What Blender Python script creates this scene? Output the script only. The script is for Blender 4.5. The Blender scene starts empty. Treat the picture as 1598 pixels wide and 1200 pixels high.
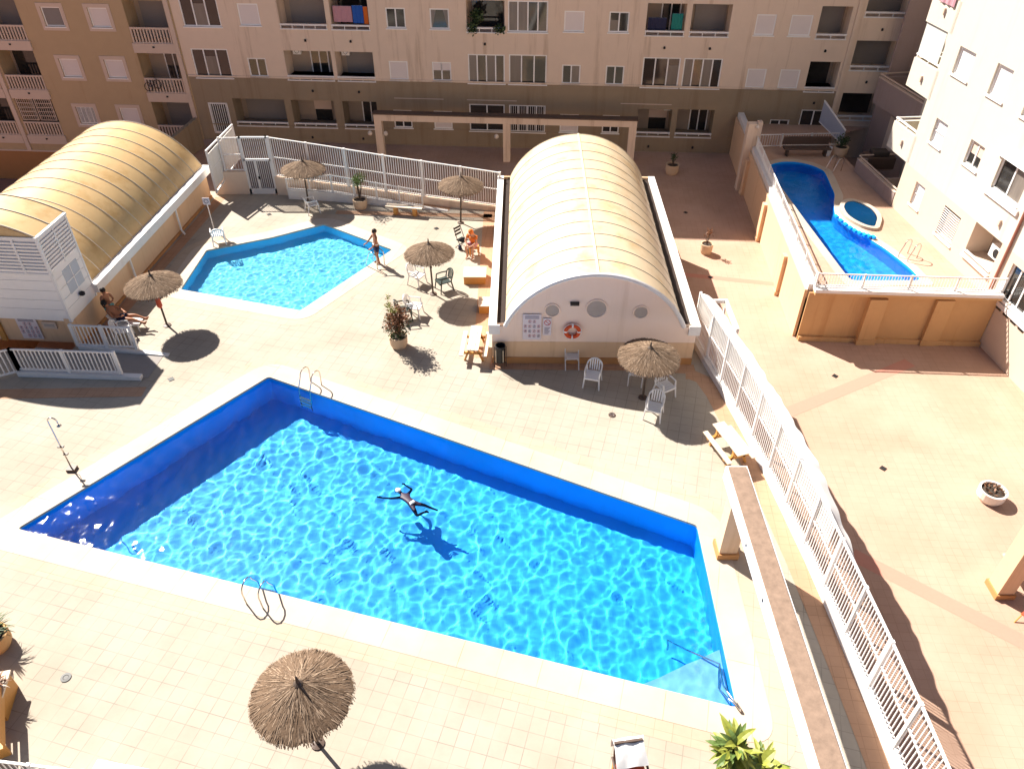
import bpy, math, random
from mathutils import Vector, Matrix, noise
from mathutils.geometry import tessellate_polygon
R = math.radians
random.seed(7)
sc = bpy.context.scene
# ------------------------------------------------------------------ camera, light, exposure
H = 18.0; TH = R(39.1); FL = 1200.0 / 1598 * 36
cam = bpy.data.cameras.new('camera'); cam_o = bpy.data.objects.new('camera', cam)
sc.collection.objects.link(cam_o); sc.camera = cam_o
cam_o.location = (0, 0, H); cam_o.rotation_euler = (R(90) - TH, 0, 0)
cam.lens = FL; cam.sensor_width = 36; cam.clip_end = 3000; cam.clip_start = .1
SUN_EL = R(44.2); SUN_AZ = math.atan2(-.715, .70)       # direction towards the sun, from +Y
sun_dir = Vector((-.715 * math.cos(SUN_EL), .70 * math.cos(SUN_EL), math.sin(SUN_EL))).normalized()
w = bpy.data.worlds.new('World'); sc.world = w; w.use_nodes = True
nt = w.node_tree; bg = nt.nodes['Background']
sky = nt.nodes.new('ShaderNodeTexSky'); sky.sky_type = 'NISHITA'; sky.sun_disc = False
sky.sun_elevation = SUN_EL; sky.sun_rotation = SUN_AZ
sky.air_density = .55; sky.dust_density = 1.2; sky.ozone_density = .3
nt.links.new(sky.outputs[0], bg.inputs[0]); bg.inputs[1].default_value = 0.05
sl = bpy.data.lights.new('sun', 'SUN'); sl.energy = 5.0; sl.angle = R(.55); sl.color = (1, .945, .86)
slo = bpy.data.objects.new('sun', sl); sc.collection.objects.link(slo)
slo.location = (-40, 40, 50); slo.rotation_euler = sun_dir.to_track_quat('Z', 'Y').to_euler()
sl.cycles.is_caustics_light = True
sc.view_settings.view_transform = 'Standard'; sc.view_settings.look = 'None'
sc.view_settings.exposure = 1.25; sc.view_settings.gamma = 1
sc.render.engine = 'CYCLES'
sc.cycles.use_denoising = True
sc.cycles.max_bounces = 10; sc.cycles.transmission_bounces = 6; sc.cycles.sample_clamp_indirect = 6

# ------------------------------------------------------------------ helpers
def ray(u, v):
    dx, dy = (u - 799) / 1200, (v - 600) / 1200
    return Vector((dx, math.cos(TH) - dy * math.sin(TH), -math.sin(TH) - dy * math.cos(TH)))
def G(u, v, z=0.0):
    d = ray(u, v); t = (H - z) / -d.z
    return (d.x * t, d.y * t)
def mixc(a, b, t): return tuple(a[i] * (1 - t) + b[i] * t for i in range(3))
MATS = {}
def mat(name, col, rough=.7, var=.12, scale=3.0, metal=0, spec=.35, bump=0, streak=False, extra=None, trans=0, detail=4):
    if name in MATS: return MATS[name]
    m = bpy.data.materials.new(name); m.use_nodes = True; n = m.node_tree; b = n.nodes['Principled BSDF']
    b.inputs['Roughness'].default_value = rough; b.inputs['Metallic'].default_value = metal
    b.inputs['Specular IOR Level'].default_value = spec
    tc = n.nodes.new('ShaderNodeTexCoord'); mp = n.nodes.new('ShaderNodeMapping')
    n.links.new(tc.outputs['Object'], mp.inputs[0])
    if streak: mp.inputs['Scale'].default_value = (1, 1, .12)
    nz = n.nodes.new('ShaderNodeTexNoise'); nz.inputs['Scale'].default_value = scale; nz.inputs['Detail'].default_value = detail
    nz.inputs['Roughness'].default_value = .65
    n.links.new(mp.outputs[0], nz.inputs['Vector'])
    mx = n.nodes.new('ShaderNodeMix'); mx.data_type = 'RGBA'
    n.links.new(nz.outputs[0], mx.inputs[0])
    mx.inputs[6].default_value = (*[max(0, c * (1 - var)) for c in col], 1)
    mx.inputs[7].default_value = (*[min(1, c * (1 + var)) for c in col], 1)
    out = mx.outputs[2]
    if extra: out = extra(n, tc, out)
    n.links.new(out, b.inputs['Base Color'])
    if trans: b.inputs['Transmission Weight'].default_value = trans
    if bump:
        bp = n.nodes.new('ShaderNodeBump'); bp.inputs['Strength'].default_value = bump; bp.inputs['Distance'].default_value = .02
        n.links.new(nz.outputs[0], bp.inputs['Height']); n.links.new(bp.outputs[0], b.inputs['Normal'])
    MATS[name] = m; return m
def mul_by(n, out, fac_out, dark, invert=False):
    mx = n.nodes.new('ShaderNodeMix'); mx.data_type = 'RGBA'; mx.blend_type = 'MULTIPLY'
    n.links.new(fac_out, mx.inputs[0]); n.links.new(out, mx.inputs[6]); mx.inputs[7].default_value = (*dark, 1)
    return mx.outputs[2]
def tiles(rot, sx, sy, mort=.012, dark=(.62, .58, .55), tilevar=.10, off=0.0, joints=None):
    def f(n, tc, out):
        mp = n.nodes.new('ShaderNodeMapping'); mp.inputs['Rotation'].default_value = (0, 0, rot)
        n.links.new(tc.outputs['Object'], mp.inputs[0])
        br = n.nodes.new('ShaderNodeTexBrick'); br.offset = off; br.squash = 1
        br.inputs['Scale'].default_value = 1; br.inputs['Brick Width'].default_value = sx; br.inputs['Row Height'].default_value = sy
        br.inputs['Mortar Size'].default_value = mort; br.inputs['Mortar Smooth'].default_value = .3
        br.inputs['Color1'].default_value = (1 - tilevar,) * 3 + (1,); br.inputs['Color2'].default_value = (1, 1, 1, 1)
        br.inputs['Mortar'].default_value = (*dark, 1)
        n.links.new(mp.outputs[0], br.inputs['Vector'])
        mx = n.nodes.new('ShaderNodeMix'); mx.data_type = 'RGBA'; mx.blend_type = 'MULTIPLY'; mx.inputs[0].default_value = 1
        n.links.new(out, mx.inputs[6]); n.links.new(br.outputs['Color'], mx.inputs[7]); o = mx.outputs[2]
        nj = n.nodes.new('ShaderNodeTexNoise'); nj.inputs['Scale'].default_value = 1.1; nj.inputs['Detail'].default_value = 5
        n.links.new(tc.outputs['Object'], nj.inputs['Vector'])
        rj = n.nodes.new('ShaderNodeMapRange'); rj.inputs[1].default_value = .38; rj.inputs[2].default_value = .62; rj.inputs[3].default_value = .25
        n.links.new(nj.outputs[0], rj.inputs[0]); n.links.new(rj.outputs[0], mx.inputs[0])
        # large uneven stains
        nz = n.nodes.new('ShaderNodeTexNoise'); nz.inputs['Scale'].default_value = .35; nz.inputs['Detail'].default_value = 6
        n.links.new(tc.outputs['Object'], nz.inputs['Vector'])
        rp = n.nodes.new('ShaderNodeValToRGB'); rp.color_ramp.elements[0].position = .42; rp.color_ramp.elements[1].position = .62
        n.links.new(nz.outputs[0], rp.inputs[0])
        o = mul_by(n, o, rp.outputs[0], (.90, .88, .85))
        if joints:
            b2 = n.nodes.new('ShaderNodeTexBrick'); b2.offset = 0
            b2.inputs['Scale'].default_value = 1; b2.inputs['Brick Width'].default_value = joints; b2.inputs['Row Height'].default_value = joints
            b2.inputs['Mortar Size'].default_value = .018; b2.inputs['Color1'].default_value = (1, 1, 1, 1); b2.inputs['Color2'].default_value = (1, 1, 1, 1)
            b2.inputs['Mortar'].default_value = (.72, .68, .64, 1)
            n.links.new(mp.outputs[0], b2.inputs['Vector'])
            mx = n.nodes.new('ShaderNodeMix'); mx.data_type = 'RGBA'; mx.blend_type = 'MULTIPLY'; mx.inputs[0].default_value = 1
            n.links.new(o, mx.inputs[6]); n.links.new(b2.outputs['Color'], mx.inputs[7]); o = mx.outputs[2]
        return o
    return f
def streaks(dark=(.6, .55, .5), lo=.55, hi=.75, sx=1.6, sz=.10):
    def f(n, tc, out):
        mp = n.nodes.new('ShaderNodeMapping'); mp.inputs['Scale'].default_value = (sx, sx, sz)
        n.links.new(tc.outputs['Object'], mp.inputs[0])
        nz = n.nodes.new('ShaderNodeTexNoise'); nz.inputs['Scale'].default_value = 1; nz.inputs['Detail'].default_value = 8; nz.inputs['Roughness'].default_value = .7
        n.links.new(mp.outputs[0], nz.inputs['Vector'])
        rp = n.nodes.new('ShaderNodeValToRGB'); rp.color_ramp.elements[0].position = lo; rp.color_ramp.elements[1].position = hi
        n.links.new(nz.outputs[0], rp.inputs[0])
        return mul_by(n, out, rp.outputs[0], dark)
    return f

def frame_pts(pts, o):      # world points into an empty's own frame
    c, s = math.cos(-o['_rz']), math.sin(-o['_rz']); lx, ly, lz = o['_loc']
    return [((x - lx) * c - (y - ly) * s, (x - lx) * s + (y - ly) * c, z - lz) for x, y, z in pts]
class MB:
    def __init__(s): s.v = []; s.f = []
    def add(s, v, f):
        k = len(s.v); s.v += [tuple(p) for p in v]; s.f += [tuple(i + k for i in q) for q in f]; return s
    def box(s, x0, x1, y0, y1, z0, z1):
        return s.add([(x0, y0, z0), (x1, y0, z0), (x1, y1, z0), (x0, y1, z0), (x0, y0, z1), (x1, y0, z1), (x1, y1, z1), (x0, y1, z1)],
                     [(0, 3, 2, 1), (4, 5, 6, 7), (0, 1, 5, 4), (1, 2, 6, 5), (2, 3, 7, 6), (3, 0, 4, 7)])
    def obox(s, c, sz, rz=0, rx=0, ry=0):
        m = Matrix.Translation(c) @ Matrix.Rotation(rz, 4, 'Z') @ Matrix.Rotation(ry, 4, 'Y') @ Matrix.Rotation(rx, 4, 'X')
        a, b, d = sz[0] / 2, sz[1] / 2, sz[2] / 2
        v = [m @ Vector(p) for p in [(-a, -b, -d), (a, -b, -d), (a, b, -d), (-a, b, -d), (-a, -b, d), (a, -b, d), (a, b, d), (-a, b, d)]]
        return s.add(v, [(0, 3, 2, 1), (4, 5, 6, 7), (0, 1, 5, 4), (1, 2, 6, 5), (2, 3, 7, 6), (3, 0, 4, 7)])
    def seg(s, p, q, wd, z0p, z1p, z0q=None, z1q=None):   # wall between two xy points, width wd centred
        z0q = z0p if z0q is None else z0q; z1q = z1p if z1q is None else z1q
        d = Vector((q[0] - p[0], q[1] - p[1])); d.normalize(); n = Vector((-d.y, d.x)) * wd / 2
        P = [(p[0] - n.x, p[1] - n.y), (q[0] - n.x, q[1] - n.y), (q[0] + n.x, q[1] + n.y), (p[0] + n.x, p[1] + n.y)]
        zz0 = [z0p, z0q, z0q, z0p]; zz1 = [z1p, z1q, z1q, z1p]
        return s.add([(*P[i], zz0[i]) for i in range(4)] + [(*P[i], zz1[i]) for i in range(4)],
                     [(0, 3, 2, 1), (4, 5, 6, 7), (0, 1, 5, 4), (1, 2, 6, 5), (2, 3, 7, 6), (3, 0, 4, 7)])
    def tube(s, pts, r, n=8, caps=True):
        pts = [Vector(p) for p in pts]; rr = r if isinstance(r, (list, tuple)) else [r] * len(pts); k = len(s.v); up = None
        for i, p in enumerate(pts):
            t = (pts[min(i + 1, len(pts) - 1)] - pts[max(i - 1, 0)]).normalized()
            if up is None: up = Vector((0, 0, 1)) if abs(t.z) < .9 else Vector((1, 0, 0))
            a = t.cross(up).normalized(); b = a.cross(t).normalized(); up = b
            for j in range(n):
                q = p + (a * math.cos(2 * math.pi * j / n) + b * math.sin(2 * math.pi * j / n)) * rr[i]; s.v.append(tuple(q))
        for i in range(len(pts) - 1):
            for j in range(n):
                s.f.append((k + i * n + j, k + i * n + (j + 1) % n, k + (i + 1) * n + (j + 1) % n, k + (i + 1) * n + j))
        if caps: s.f.append(tuple(k + j for j in reversed(range(n)))); s.f.append(tuple(k + (len(pts) - 1) * n + j for j in range(n)))
        return s
    def lathe(s, c, prof, n=20, caps=True):   # prof (r,z)
        k = len(s.v)
        for r, z in prof:
            for j in range(n): s.v.append((c[0] + r * math.cos(2 * math.pi * j / n), c[1] + r * math.sin(2 * math.pi * j / n), c[2] + z))
        for i in range(len(prof) - 1):
            for j in range(n): s.f.append((k + i * n + j, k + i * n + (j + 1) % n, k + (i + 1) * n + (j + 1) % n, k + (i + 1) * n + j))
        if caps:
            s.f.append(tuple(k + j for j in reversed(range(n)))); s.f.append(tuple(k + (len(prof) - 1) * n + j for j in range(n)))
        return s
    def prism(s, poly, z0, z1, holes=(), bottom=True):
        def area(p): return sum(p[i][0] * p[(i + 1) % len(p)][1] - p[(i + 1) % len(p)][0] * p[i][1] for i in range(len(p)))
        loops = [list(poly)] + [list(h) for h in holes]
        flat = [p for l in loops for p in l]
        tris = tessellate_polygon([[Vector((x, y, 0)) for x, y in l] for l in loops])
        k = len(s.v); n = len(flat)
        s.v += [(x, y, z1) for x, y in flat]
        if z0 is not None: s.v += [(x, y, z0) for x, y in flat]
        for t in tris:
            a, b, c = [flat[i] for i in t]
            cr = (b[0] - a[0]) * (c[1] - a[1]) - (b[1] - a[1]) * (c[0] - a[0])
            if abs(cr) < 1e-9: continue
            tt = tuple(t) if cr > 0 else (t[0], t[2], t[1])
            s.f.append(tuple(k + i for i in tt))
            if z0 is not None and bottom: s.f.append(tuple(k + n + i for i in reversed(tt)))
        if z0 is not None:
            o = 0
            for li, l in enumerate(loops):
                ccw = area(l) > 0; m = len(l)
                for i in range(m):
                    a, b = o + i, o + (i + 1) % m
                    q = (k + a, k + n + a, k + n + b, k + b)
                    if (li == 0) != ccw: q = q[::-1]
                    s.f.append(q)
                o += m
        return s
    def quad(s, *p): return s.add(p, [tuple(range(len(p)))])
    def build(s, name, m, parent=None, world=True, smooth=False, bevel=0):
        v = s.v
        if parent is not None and world: v = frame_pts(v, parent)
        me = bpy.data.meshes.new(name); me.from_pydata(v, [], s.f); me.update()
        if smooth: me.polygons.foreach_set('use_smooth', [True] * len(me.polygons))
        o = bpy.data.objects.new(name, me); sc.collection.objects.link(o)
        if m is not None: me.materials.append(m)
        if parent is not None: o.parent = parent; o['_loc'] = parent['_loc'] if '_loc' in parent else (0, 0, 0); o['_rz'] = parent['_rz'] if '_rz' in parent else 0.0
        if bevel:
            b = o.modifiers.new('bevel', 'BEVEL'); b.width = bevel; b.segments = 2; b.limit_method = 'ANGLE'
        return o
def thing(name, label, cat, loc=(0, 0, 0), rz=0.0, group=None):
    o = bpy.data.objects.new(name, None); sc.collection.objects.link(o); o.empty_display_size = .2
    o.location = loc; o.rotation_euler = (0, 0, rz); o['_loc'] = tuple(loc); o['_rz'] = rz
    o['label'] = label; o['category'] = cat
    if group: o['group'] = group
    return o
def tag(o, label, cat, group=None):
    o['label'] = label; o['category'] = cat
    if group: o['group'] = group
    return o
def struct(o): o['kind'] = 'structure'; return o
def copy_tree(o, parent=None):
    c = o.copy(); sc.collection.objects.link(c); c.parent = parent
    for ch in list(o.children): copy_tree(ch, c)
    return c
def place(o, x, y, z=0, rz=0, label=None, sc_=None):
    o.location = (x, y, z); o.rotation_euler = (0, 0, rz)
    if label: o['label'] = label
    if sc_: o.scale = (sc_,) * 3
    return o

def blind_lines(n, tc, out):
    wv = n.nodes.new('ShaderNodeTexWave'); wv.bands_direction = 'Z'; wv.inputs['Scale'].default_value = 5.5
    n.links.new(tc.outputs['Object'], wv.inputs['Vector'])
    rp = n.nodes.new('ShaderNodeValToRGB'); rp.color_ramp.elements[0].position = .75; rp.color_ramp.elements[1].position = .95
    n.links.new(wv.outputs['Fac'], rp.inputs[0])
    return mul_by(n, out, rp.outputs[0], (.84, .82, .82))
# ------------------------------------------------------------------ materials
ROT = R(15.3)
M_deck = mat('deck paving', (.42, .365, .298), .85, .06, 6, extra=tiles(ROT, .40, .40, .012, (.64, .65, .66), .08, joints=None))
M_band = mat('pool surround paving', (.48, .385, .295), .8, .07, 5, extra=tiles(ROT, .44, .46, .008, (.72, .66, .6), .08))
M_brick = mat('red brown edge paving', (.50, .30, .19), .85, .08, 5, extra=tiles(R(5), .3, .3, .01, (.7, .66, .62), .1))
M_coping = mat('pool coping', (.54, .455, .37), .7, .05, 4, extra=tiles(ROT, 1.05, 4.0, .012, (.72, .62, .52), .10))
M_plaza = mat('plaza paving', (.50, .33, .245), .85, .05, 5, extra=tiles(R(4), .30, .30, .007, (.76, .72, .68), .07))
M_stripe = mat('pink paving stripe', (.52, .25, .185), .85, .07, 8)
M_yard = mat('yard concrete', (.30, .16, .12), .9, .1, 2)
M_ret = mat('retaining wall render', (.60, .36, .20), .9, .08, 3, extra=streaks((.78, .7, .6)))
M_cream = mat('cream render', (.74, .50, .31), .9, .06, 4, extra=streaks((.82, .76, .7)))
M_terr = mat('terrace wall render', (.60, .36, .165), .9, .07, 3, extra=streaks((.8, .7, .6)))
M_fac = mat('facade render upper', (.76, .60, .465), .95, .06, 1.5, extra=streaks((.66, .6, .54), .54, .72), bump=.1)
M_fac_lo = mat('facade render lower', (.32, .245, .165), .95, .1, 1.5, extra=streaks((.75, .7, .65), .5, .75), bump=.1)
M_amber = mat('amber render', (.50, .36, .215), .95, .08, 1.2, extra=streaks((.75, .68, .6), .55, .75), bump=.1)
M_amber_lo = mat('amber plinth', (.40, .19, .075), .95, .1, 1.5)
M_trimc = mat('cream trim', (.64, .50, .40), .85, .06, 4)
M_rb = mat('right building white render', (.63, .575, .485), .9, .04, 2, extra=streaks((.9, .87, .84)))
M_rb2 = mat('right building cream render', (.66, .53, .415), .9, .05, 2)
M_white = mat('white painted metal', (.80, .77, .74), .45, .04, 8, spec=.4)
M_wpanel = mat('white panel', (.78, .75, .70), .6, .05, 5, extra=streaks((.88, .85, .8), .5, .8, 3, .3))
M_plastic = mat('white plastic', (.82, .80, .78), .35, .04, 8, spec=.5)
M_frame = mat('window frame', (.90, .87, .84), .5, .04, 6)
M_blind = mat('roller blind', (.78, .70, .66), .75, .04, 3,
              extra=lambda n, tc, o: blind_lines(n, tc, o))
M_blindg = mat('grey roller blind', (.26, .235, .22), .75, .06, 3, extra=lambda n, tc, o: blind_lines(n, tc, o))
M_glass = mat('dark window glass', (.028, .027, .026), .06, .5, 1.2, spec=.7)
M_curt = mat('pale curtain behind glass', (.20, .17, .145), .3, .5, 3, spec=.5, streak=True)
M_dark = mat('dark room', (.05, .04, .035), .9, .3, 2)
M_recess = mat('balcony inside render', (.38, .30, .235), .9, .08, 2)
M_vault = mat('yellowed fibreglass roof', (.60, .41, .20), .40, .10, 1.2, spec=.35, extra=streaks((.74, .64, .46), .5, .74, .9, .9))
M_vault2 = mat('pale fibreglass roof', (.66, .52, .35), .42, .08, 1.2, spec=.35, extra=streaks((.78, .66, .46), .5, .74, .9, .9))
M_gut = mat('gutter white', (.78, .75, .72), .6, .05, 4, extra=streaks((.85, .8, .78), .5, .8, 2, 2))
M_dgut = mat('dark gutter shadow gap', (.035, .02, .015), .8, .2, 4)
M_gable = mat('gable render', (.90, .70, .57), .9, .04, 2, extra=streaks((.88, .84, .8)))
M_siding = mat('white siding boards', (.88, .84, .80), .65, .04, 4)
M_thatch = mat('thatch', (.15, .095, .058), .9, .5, 18, detail=6, bump=.6)
M_thatch2 = mat('weathered thatch', (.20, .135, .09), .9, .5, 18, detail=6, bump=.6)
M_thatch_l = mat('pale straw', (.36, .255, .175), .9, .3, 20)
M_pole = mat('dark wooden pole', (.085, .06, .045), .75, .25, 12)
M_wood = mat('orange varnished wood', (.56, .27, .07), .5, .18, 9)
M_steel = mat('stainless steel', (.62, .58, .54), .18, .1, 9, metal=1)
M_brown = mat('brown metal', (.10, .065, .05), .5, .2, 9)
M_black = mat('black plastic', (.02, .018, .018), .5, .2, 6)
M_dgreen = mat('dark green plastic', (.035, .05, .045), .45, .2, 8)
M_pot = mat('cream concrete pot', (.58, .42, .28), .85, .1, 6)
M_soil = mat('potting soil', (.06, .045, .035), .95, .5, 20)
M_leaf = mat('green leaves', (.10, .155, .035), .55, .5, 9)
M_leaf_y = mat('yellow green leaves', (.24, .26, .04), .5, .4, 9)
M_leaf_r = mat('reddish dry leaves', (.22, .10, .05), .6, .5, 12)
M_leaf_d = mat('dark green leaves', (.05, .085, .03), .5, .45, 9)
M_ring = mat('orange red lifebuoy', (.62, .075, .012), .45, .1, 6)
M_skin = mat('tanned skin', (.36, .15, .075), .55, .12, 12)
M_skin_l = mat('lighter skin', (.52, .27, .17), .55, .1, 12)
M_hair = mat('dark hair', (.018, .011, .008), .6, .3, 30)
M_navy = mat('dark blue cloth', (.018, .02, .06), .7, .2, 14)
M_turq = mat('turquoise cloth', (.10, .36, .36), .75, .15, 14)
M_orangec = mat('orange cloth', (.66, .17, .03), .75, .15, 14)
M_redc = mat('faded red cloth', (.55, .09, .04), .75, .2, 14)
M_pinkc = mat('pink cloth', (.50, .26, .30), .8, .12, 10)
M_bluec = mat('blue cloth', (.02, .10, .42), .8, .12, 10)
M_teal = mat('teal cloth', (.02, .22, .19), .8, .12, 10)
M_stone = mat('rough concrete topping', (.27, .185, .135), .95, .5, 5, detail=9, bump=.6)
M_grav = mat('lamp globe', (.72, .62, .52), .3, .05, 3)
M_orangewall = M_ret
def pool_mat(name, col, col2):
    return mat(name, col, .5, .05, 3, extra=lambda n, tc, out: tiles(ROT, .15, .15, .004, (.93, .95, .97), .03)(n, tc, out))
M_pool = pool_mat('blue pool paint', (.006, .43, .96), None)
M_pool_l = pool_mat('light blue pool paint', (.15, .60, .90), None)
M_pool_t = pool_mat('terrace pool paint', (.003, .34, .90), None)
M_poolstep = pool_mat('pale blue pool step', (.22, .50, .88), None)
wt = bpy.data.materials.new('pool water'); wt.use_nodes = True; n_ = wt.node_tree; n_.nodes.remove(n_.nodes['Principled BSDF'])
rf = n_.nodes.new('ShaderNodeBsdfRefraction'); rf.inputs['IOR'].default_value = 1.33; rf.inputs['Roughness'].default_value = 0; rf.inputs['Color'].default_value = (.86, 1, 1, 1)
gl_ = n_.nodes.new('ShaderNodeBsdfGlossy'); gl_.inputs['Roughness'].default_value = .045; gl_.inputs['Color'].default_value = (1, 1, 1, 1)
fr_ = n_.nodes.new('ShaderNodeFresnel'); fr_.inputs['IOR'].default_value = 1.2
mx_ = n_.nodes.new('ShaderNodeMixShader'); n_.links.new(fr_.outputs[0], mx_.inputs[0]); n_.links.new(rf.outputs[0], mx_.inputs[1]); n_.links.new(gl_.outputs[0], mx_.inputs[2])
n_.links.new(mx_.outputs[0], n_.nodes['Material Output'].inputs[0])
M_water = wt

# ------------------------------------------------------------------ ground, deck and pools
D = -2.0
def off_poly(P, d):        # offset a CCW polygon outwards (d > 0)
    out = []; n = len(P)
    for i in range(n):
        a, b_, c = Vector(P[i - 1]), Vector(P[i]), Vector(P[(i + 1) % n])
        e1 = (b_ - a).normalized(); e2 = (c - b_).normalized()
        n1 = Vector((e1.y, -e1.x)); n2 = Vector((e2.y, -e2.x))
        k = (n1 + n2); k /= max(.25, k.length_squared) / 2
        out.append(tuple(b_ + k * d))
    return out
def round_poly(P, r, n=6):
    out = []; m = len(P)
    for i in range(m):
        a, b_, c = Vector(P[i - 1]), Vector(P[i]), Vector(P[(i + 1) % m])
        u, v_ = (a - b_).normalized(), (c - b_).normalized()
        rr = min(r, (a - b_).length * .45, (c - b_).length * .45)
        p0, p2 = b_ + u * rr, b_ + v_ * rr
        for k in range(n + 1):
            t = k / n; out.append(tuple(p0 * (1 - t) ** 2 + b_ * 2 * t * (1 - t) + p2 * t * t))
    return out
def ccw(P):
    a = sum(P[i][0] * P[(i + 1) % len(P)][1] - P[(i + 1) % len(P)][0] * P[i][1] for i in range(len(P)))
    return P if a > 0 else P[::-1]
BIG = ccw([G(419, 588), G(1088, 820), G(1150, 1104), G(27, 825)])
HEX = ccw([G(322, 391), G(424, 371), G(505, 350), G(612, 390), G(469, 485), G(282, 452)])
BIGr = round_poly(BIG, .12, 3); HEXr = round_poly(HEX, .1, 3)
BIG_c = round_poly(off_poly(BIG, .80), .9, 8); HEX_c = round_poly(off_poly(HEX, .70), .8, 8)
BIG_b = round_poly(off_poly(BIG, 1.28), 1.3, 8); HEX_b = round_poly(off_poly(HEX, 1.15), 1.2, 8)
fenceR = [(8.86, 1.0), (8.84, 8.3), (8.79, 10.1), (8.70, 12.2), (8.60, 14.0), (8.46, 15.6), (8.28, 17.6), (8.05, 19.5), (7.75, 21.6), (7.42, 23.6), (7.22, 25.0)]
deck_poly = [(-30, 0.5)] + [(8.95, .5)] + [(x + .12, y) for x, y in fenceR[1:]] + [(7.25, 37.2), (-.6, 37.2), (-.6, 36.3), (-12.6, 38.2), (-16.2, 38.6), (-17.3, 24.2), (-30, 24.2)]
struct(MB().prism([(-400, -400), (400, -400), (400, 400), (-400, 400)], -5.6, -5.3).build('ground', M_yard))
# plaza slab (z = -2) over the lower yard; deck is a raised slab on it
struct(MB().prism([(-20.9, -20), (60, -20), (60, 62), (-20.9, 62)], -5.28, D).build('plaza_paving', M_plaza))
struct(MB().prism(deck_poly, D + .01, 0, [BIG_c[::-1], HEX_c[::-1]]).build('pool_deck', M_deck))
struct(MB().prism(BIG_b, None, .004, [BIG_c[::-1]]).build('pool_surround_band', M_band))
struct(MB().prism(HEX_b, None, .004, [HEX_c[::-1]]).build('pool_surround_band', M_band))
struct(MB().prism(BIG_c, -.06, .012, [BIGr[::-1]]).build('pool_coping', M_coping))
struct(MB().prism(HEX_c, -.06, .012, [HEXr[::-1]]).build('pool_coping', M_coping))
def inside(P, x, y):
    r = False; n = len(P)
    for i in range(n):
        (x1, y1), (x2, y2) = P[i], P[i - 1]
        if (y1 > y) != (y2 > y) and x < (x2 - x1) * (y - y1) / (y2 - y1) + x1: r = not r
    return r
def pool_shell(name, P, z0, depth, m, group):
    mb = MB(); n = len(P); k = 0
    mb.v += [(x, y, z0) for x, y in P] + [(x, y, z0 - depth(x, y)) for x, y in P]
    for i in range(n):
        j = (i + 1) % n; mb.f.append((i, j, n + j, n + i))
    for t in tessellate_polygon([[Vector((x, y, 0)) for x, y in P]]):
        a, b_, c = [P[i] for i in t]; cr = (b_[0] - a[0]) * (c[1] - a[1]) - (b_[1] - a[1]) * (c[0] - a[0])
        tt = tuple(t) if cr > 0 else (t[0], t[2], t[1]); mb.f.append(tuple(n + i for i in tt))
    o = struct(mb.build(name, m)); o.cycles.is_caustics_receiver = True
    return o
def water(name, P, zw, res, waves, hook=None):
    xs = [p[0] for p in P]; ys = [p[1] for p in P]
    x0, x1, y0, y1 = min(xs) - res, max(xs) + res, min(ys) - res, max(ys) + res
    nx, ny = int((x1 - x0) / res) + 1, int((y1 - y0) / res) + 1
    cells = {}
    mb = MB(); idx = {}
    def vid(i, j):
        if (i, j) not in idx:
            x, y = x0 + i * res, y0 + j * res
            z = sum(a * noise.noise(Vector((x * f + sd, y * f * yy, sd * 3.1))) for a, f, yy, sd in waves)
            if hook: z += hook(x, y)
            idx[(i, j)] = len(mb.v); mb.v.append((x, y, zw + z))
        return idx[(i, j)]
    Q = off_poly(ccw(list(P)), .05)
    for j in range(ny):
        for i in range(nx):
            x, y = x0 + (i + .5) * res, y0 + (j + .5) * res
            if inside(Q, x, y): mb.f.append((vid(i, j), vid(i + 1, j), vid(i + 1, j + 1), vid(i, j + 1)))
    o = struct(mb.build(name, M_water, smooth=True)); o.cycles.is_caustics_caster = True
    return o
SW = Vector(G(643, 785))        # where the swimmer is
def big_depth(x, y): return 1.75 if x < 0 else 1.75 - .06 * x
def rip(x, y):
    d = math.hypot(x - SW.x - .3, y - SW.y + .5)
    return .007 * math.sin(d * 7.5) * math.exp(-abs(d - 1.2) * .9)
BIG_in = off_poly(ccw(list(BIGr)), .0)
pool_shell('swimming_pool_floor', BIGr, -.06, big_depth, M_pool, None)
water('pool_water', off_poly(BIGr, .02), -.10, .045, [(.030, .7, 1.0, 1.3), (.017, 2.5, .85, 7.7), (.0075, 4.6, .9, 3.1), (.001, 10, 1, 5.2)], rip)
pool_shell('small_pool_floor', HEXr, -.06, lambda x, y: .75, M_pool_l, None)
water('small_pool_water', off_poly(HEXr, .02), -.09, .05, [(.024, 1.6, 1.1, 9.3), (.020, 3.4, .9, 4.4), (.009, 7, 1, 2.2)])
# pale corner step of the big pool
C_ = Vector(G(1150, 1104)); st = ccw([tuple(C_), G(1128, 1000), G(1040, 1040), G(985, 1062)])
o = struct(MB().prism(ccw([tuple(Vector(p) * .998 + Vector((-.01, .02)) * 1) for p in st]), -1.5, -.55).build('pool_step', M_poolstep)); o.cycles.is_caustics_receiver = True
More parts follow.
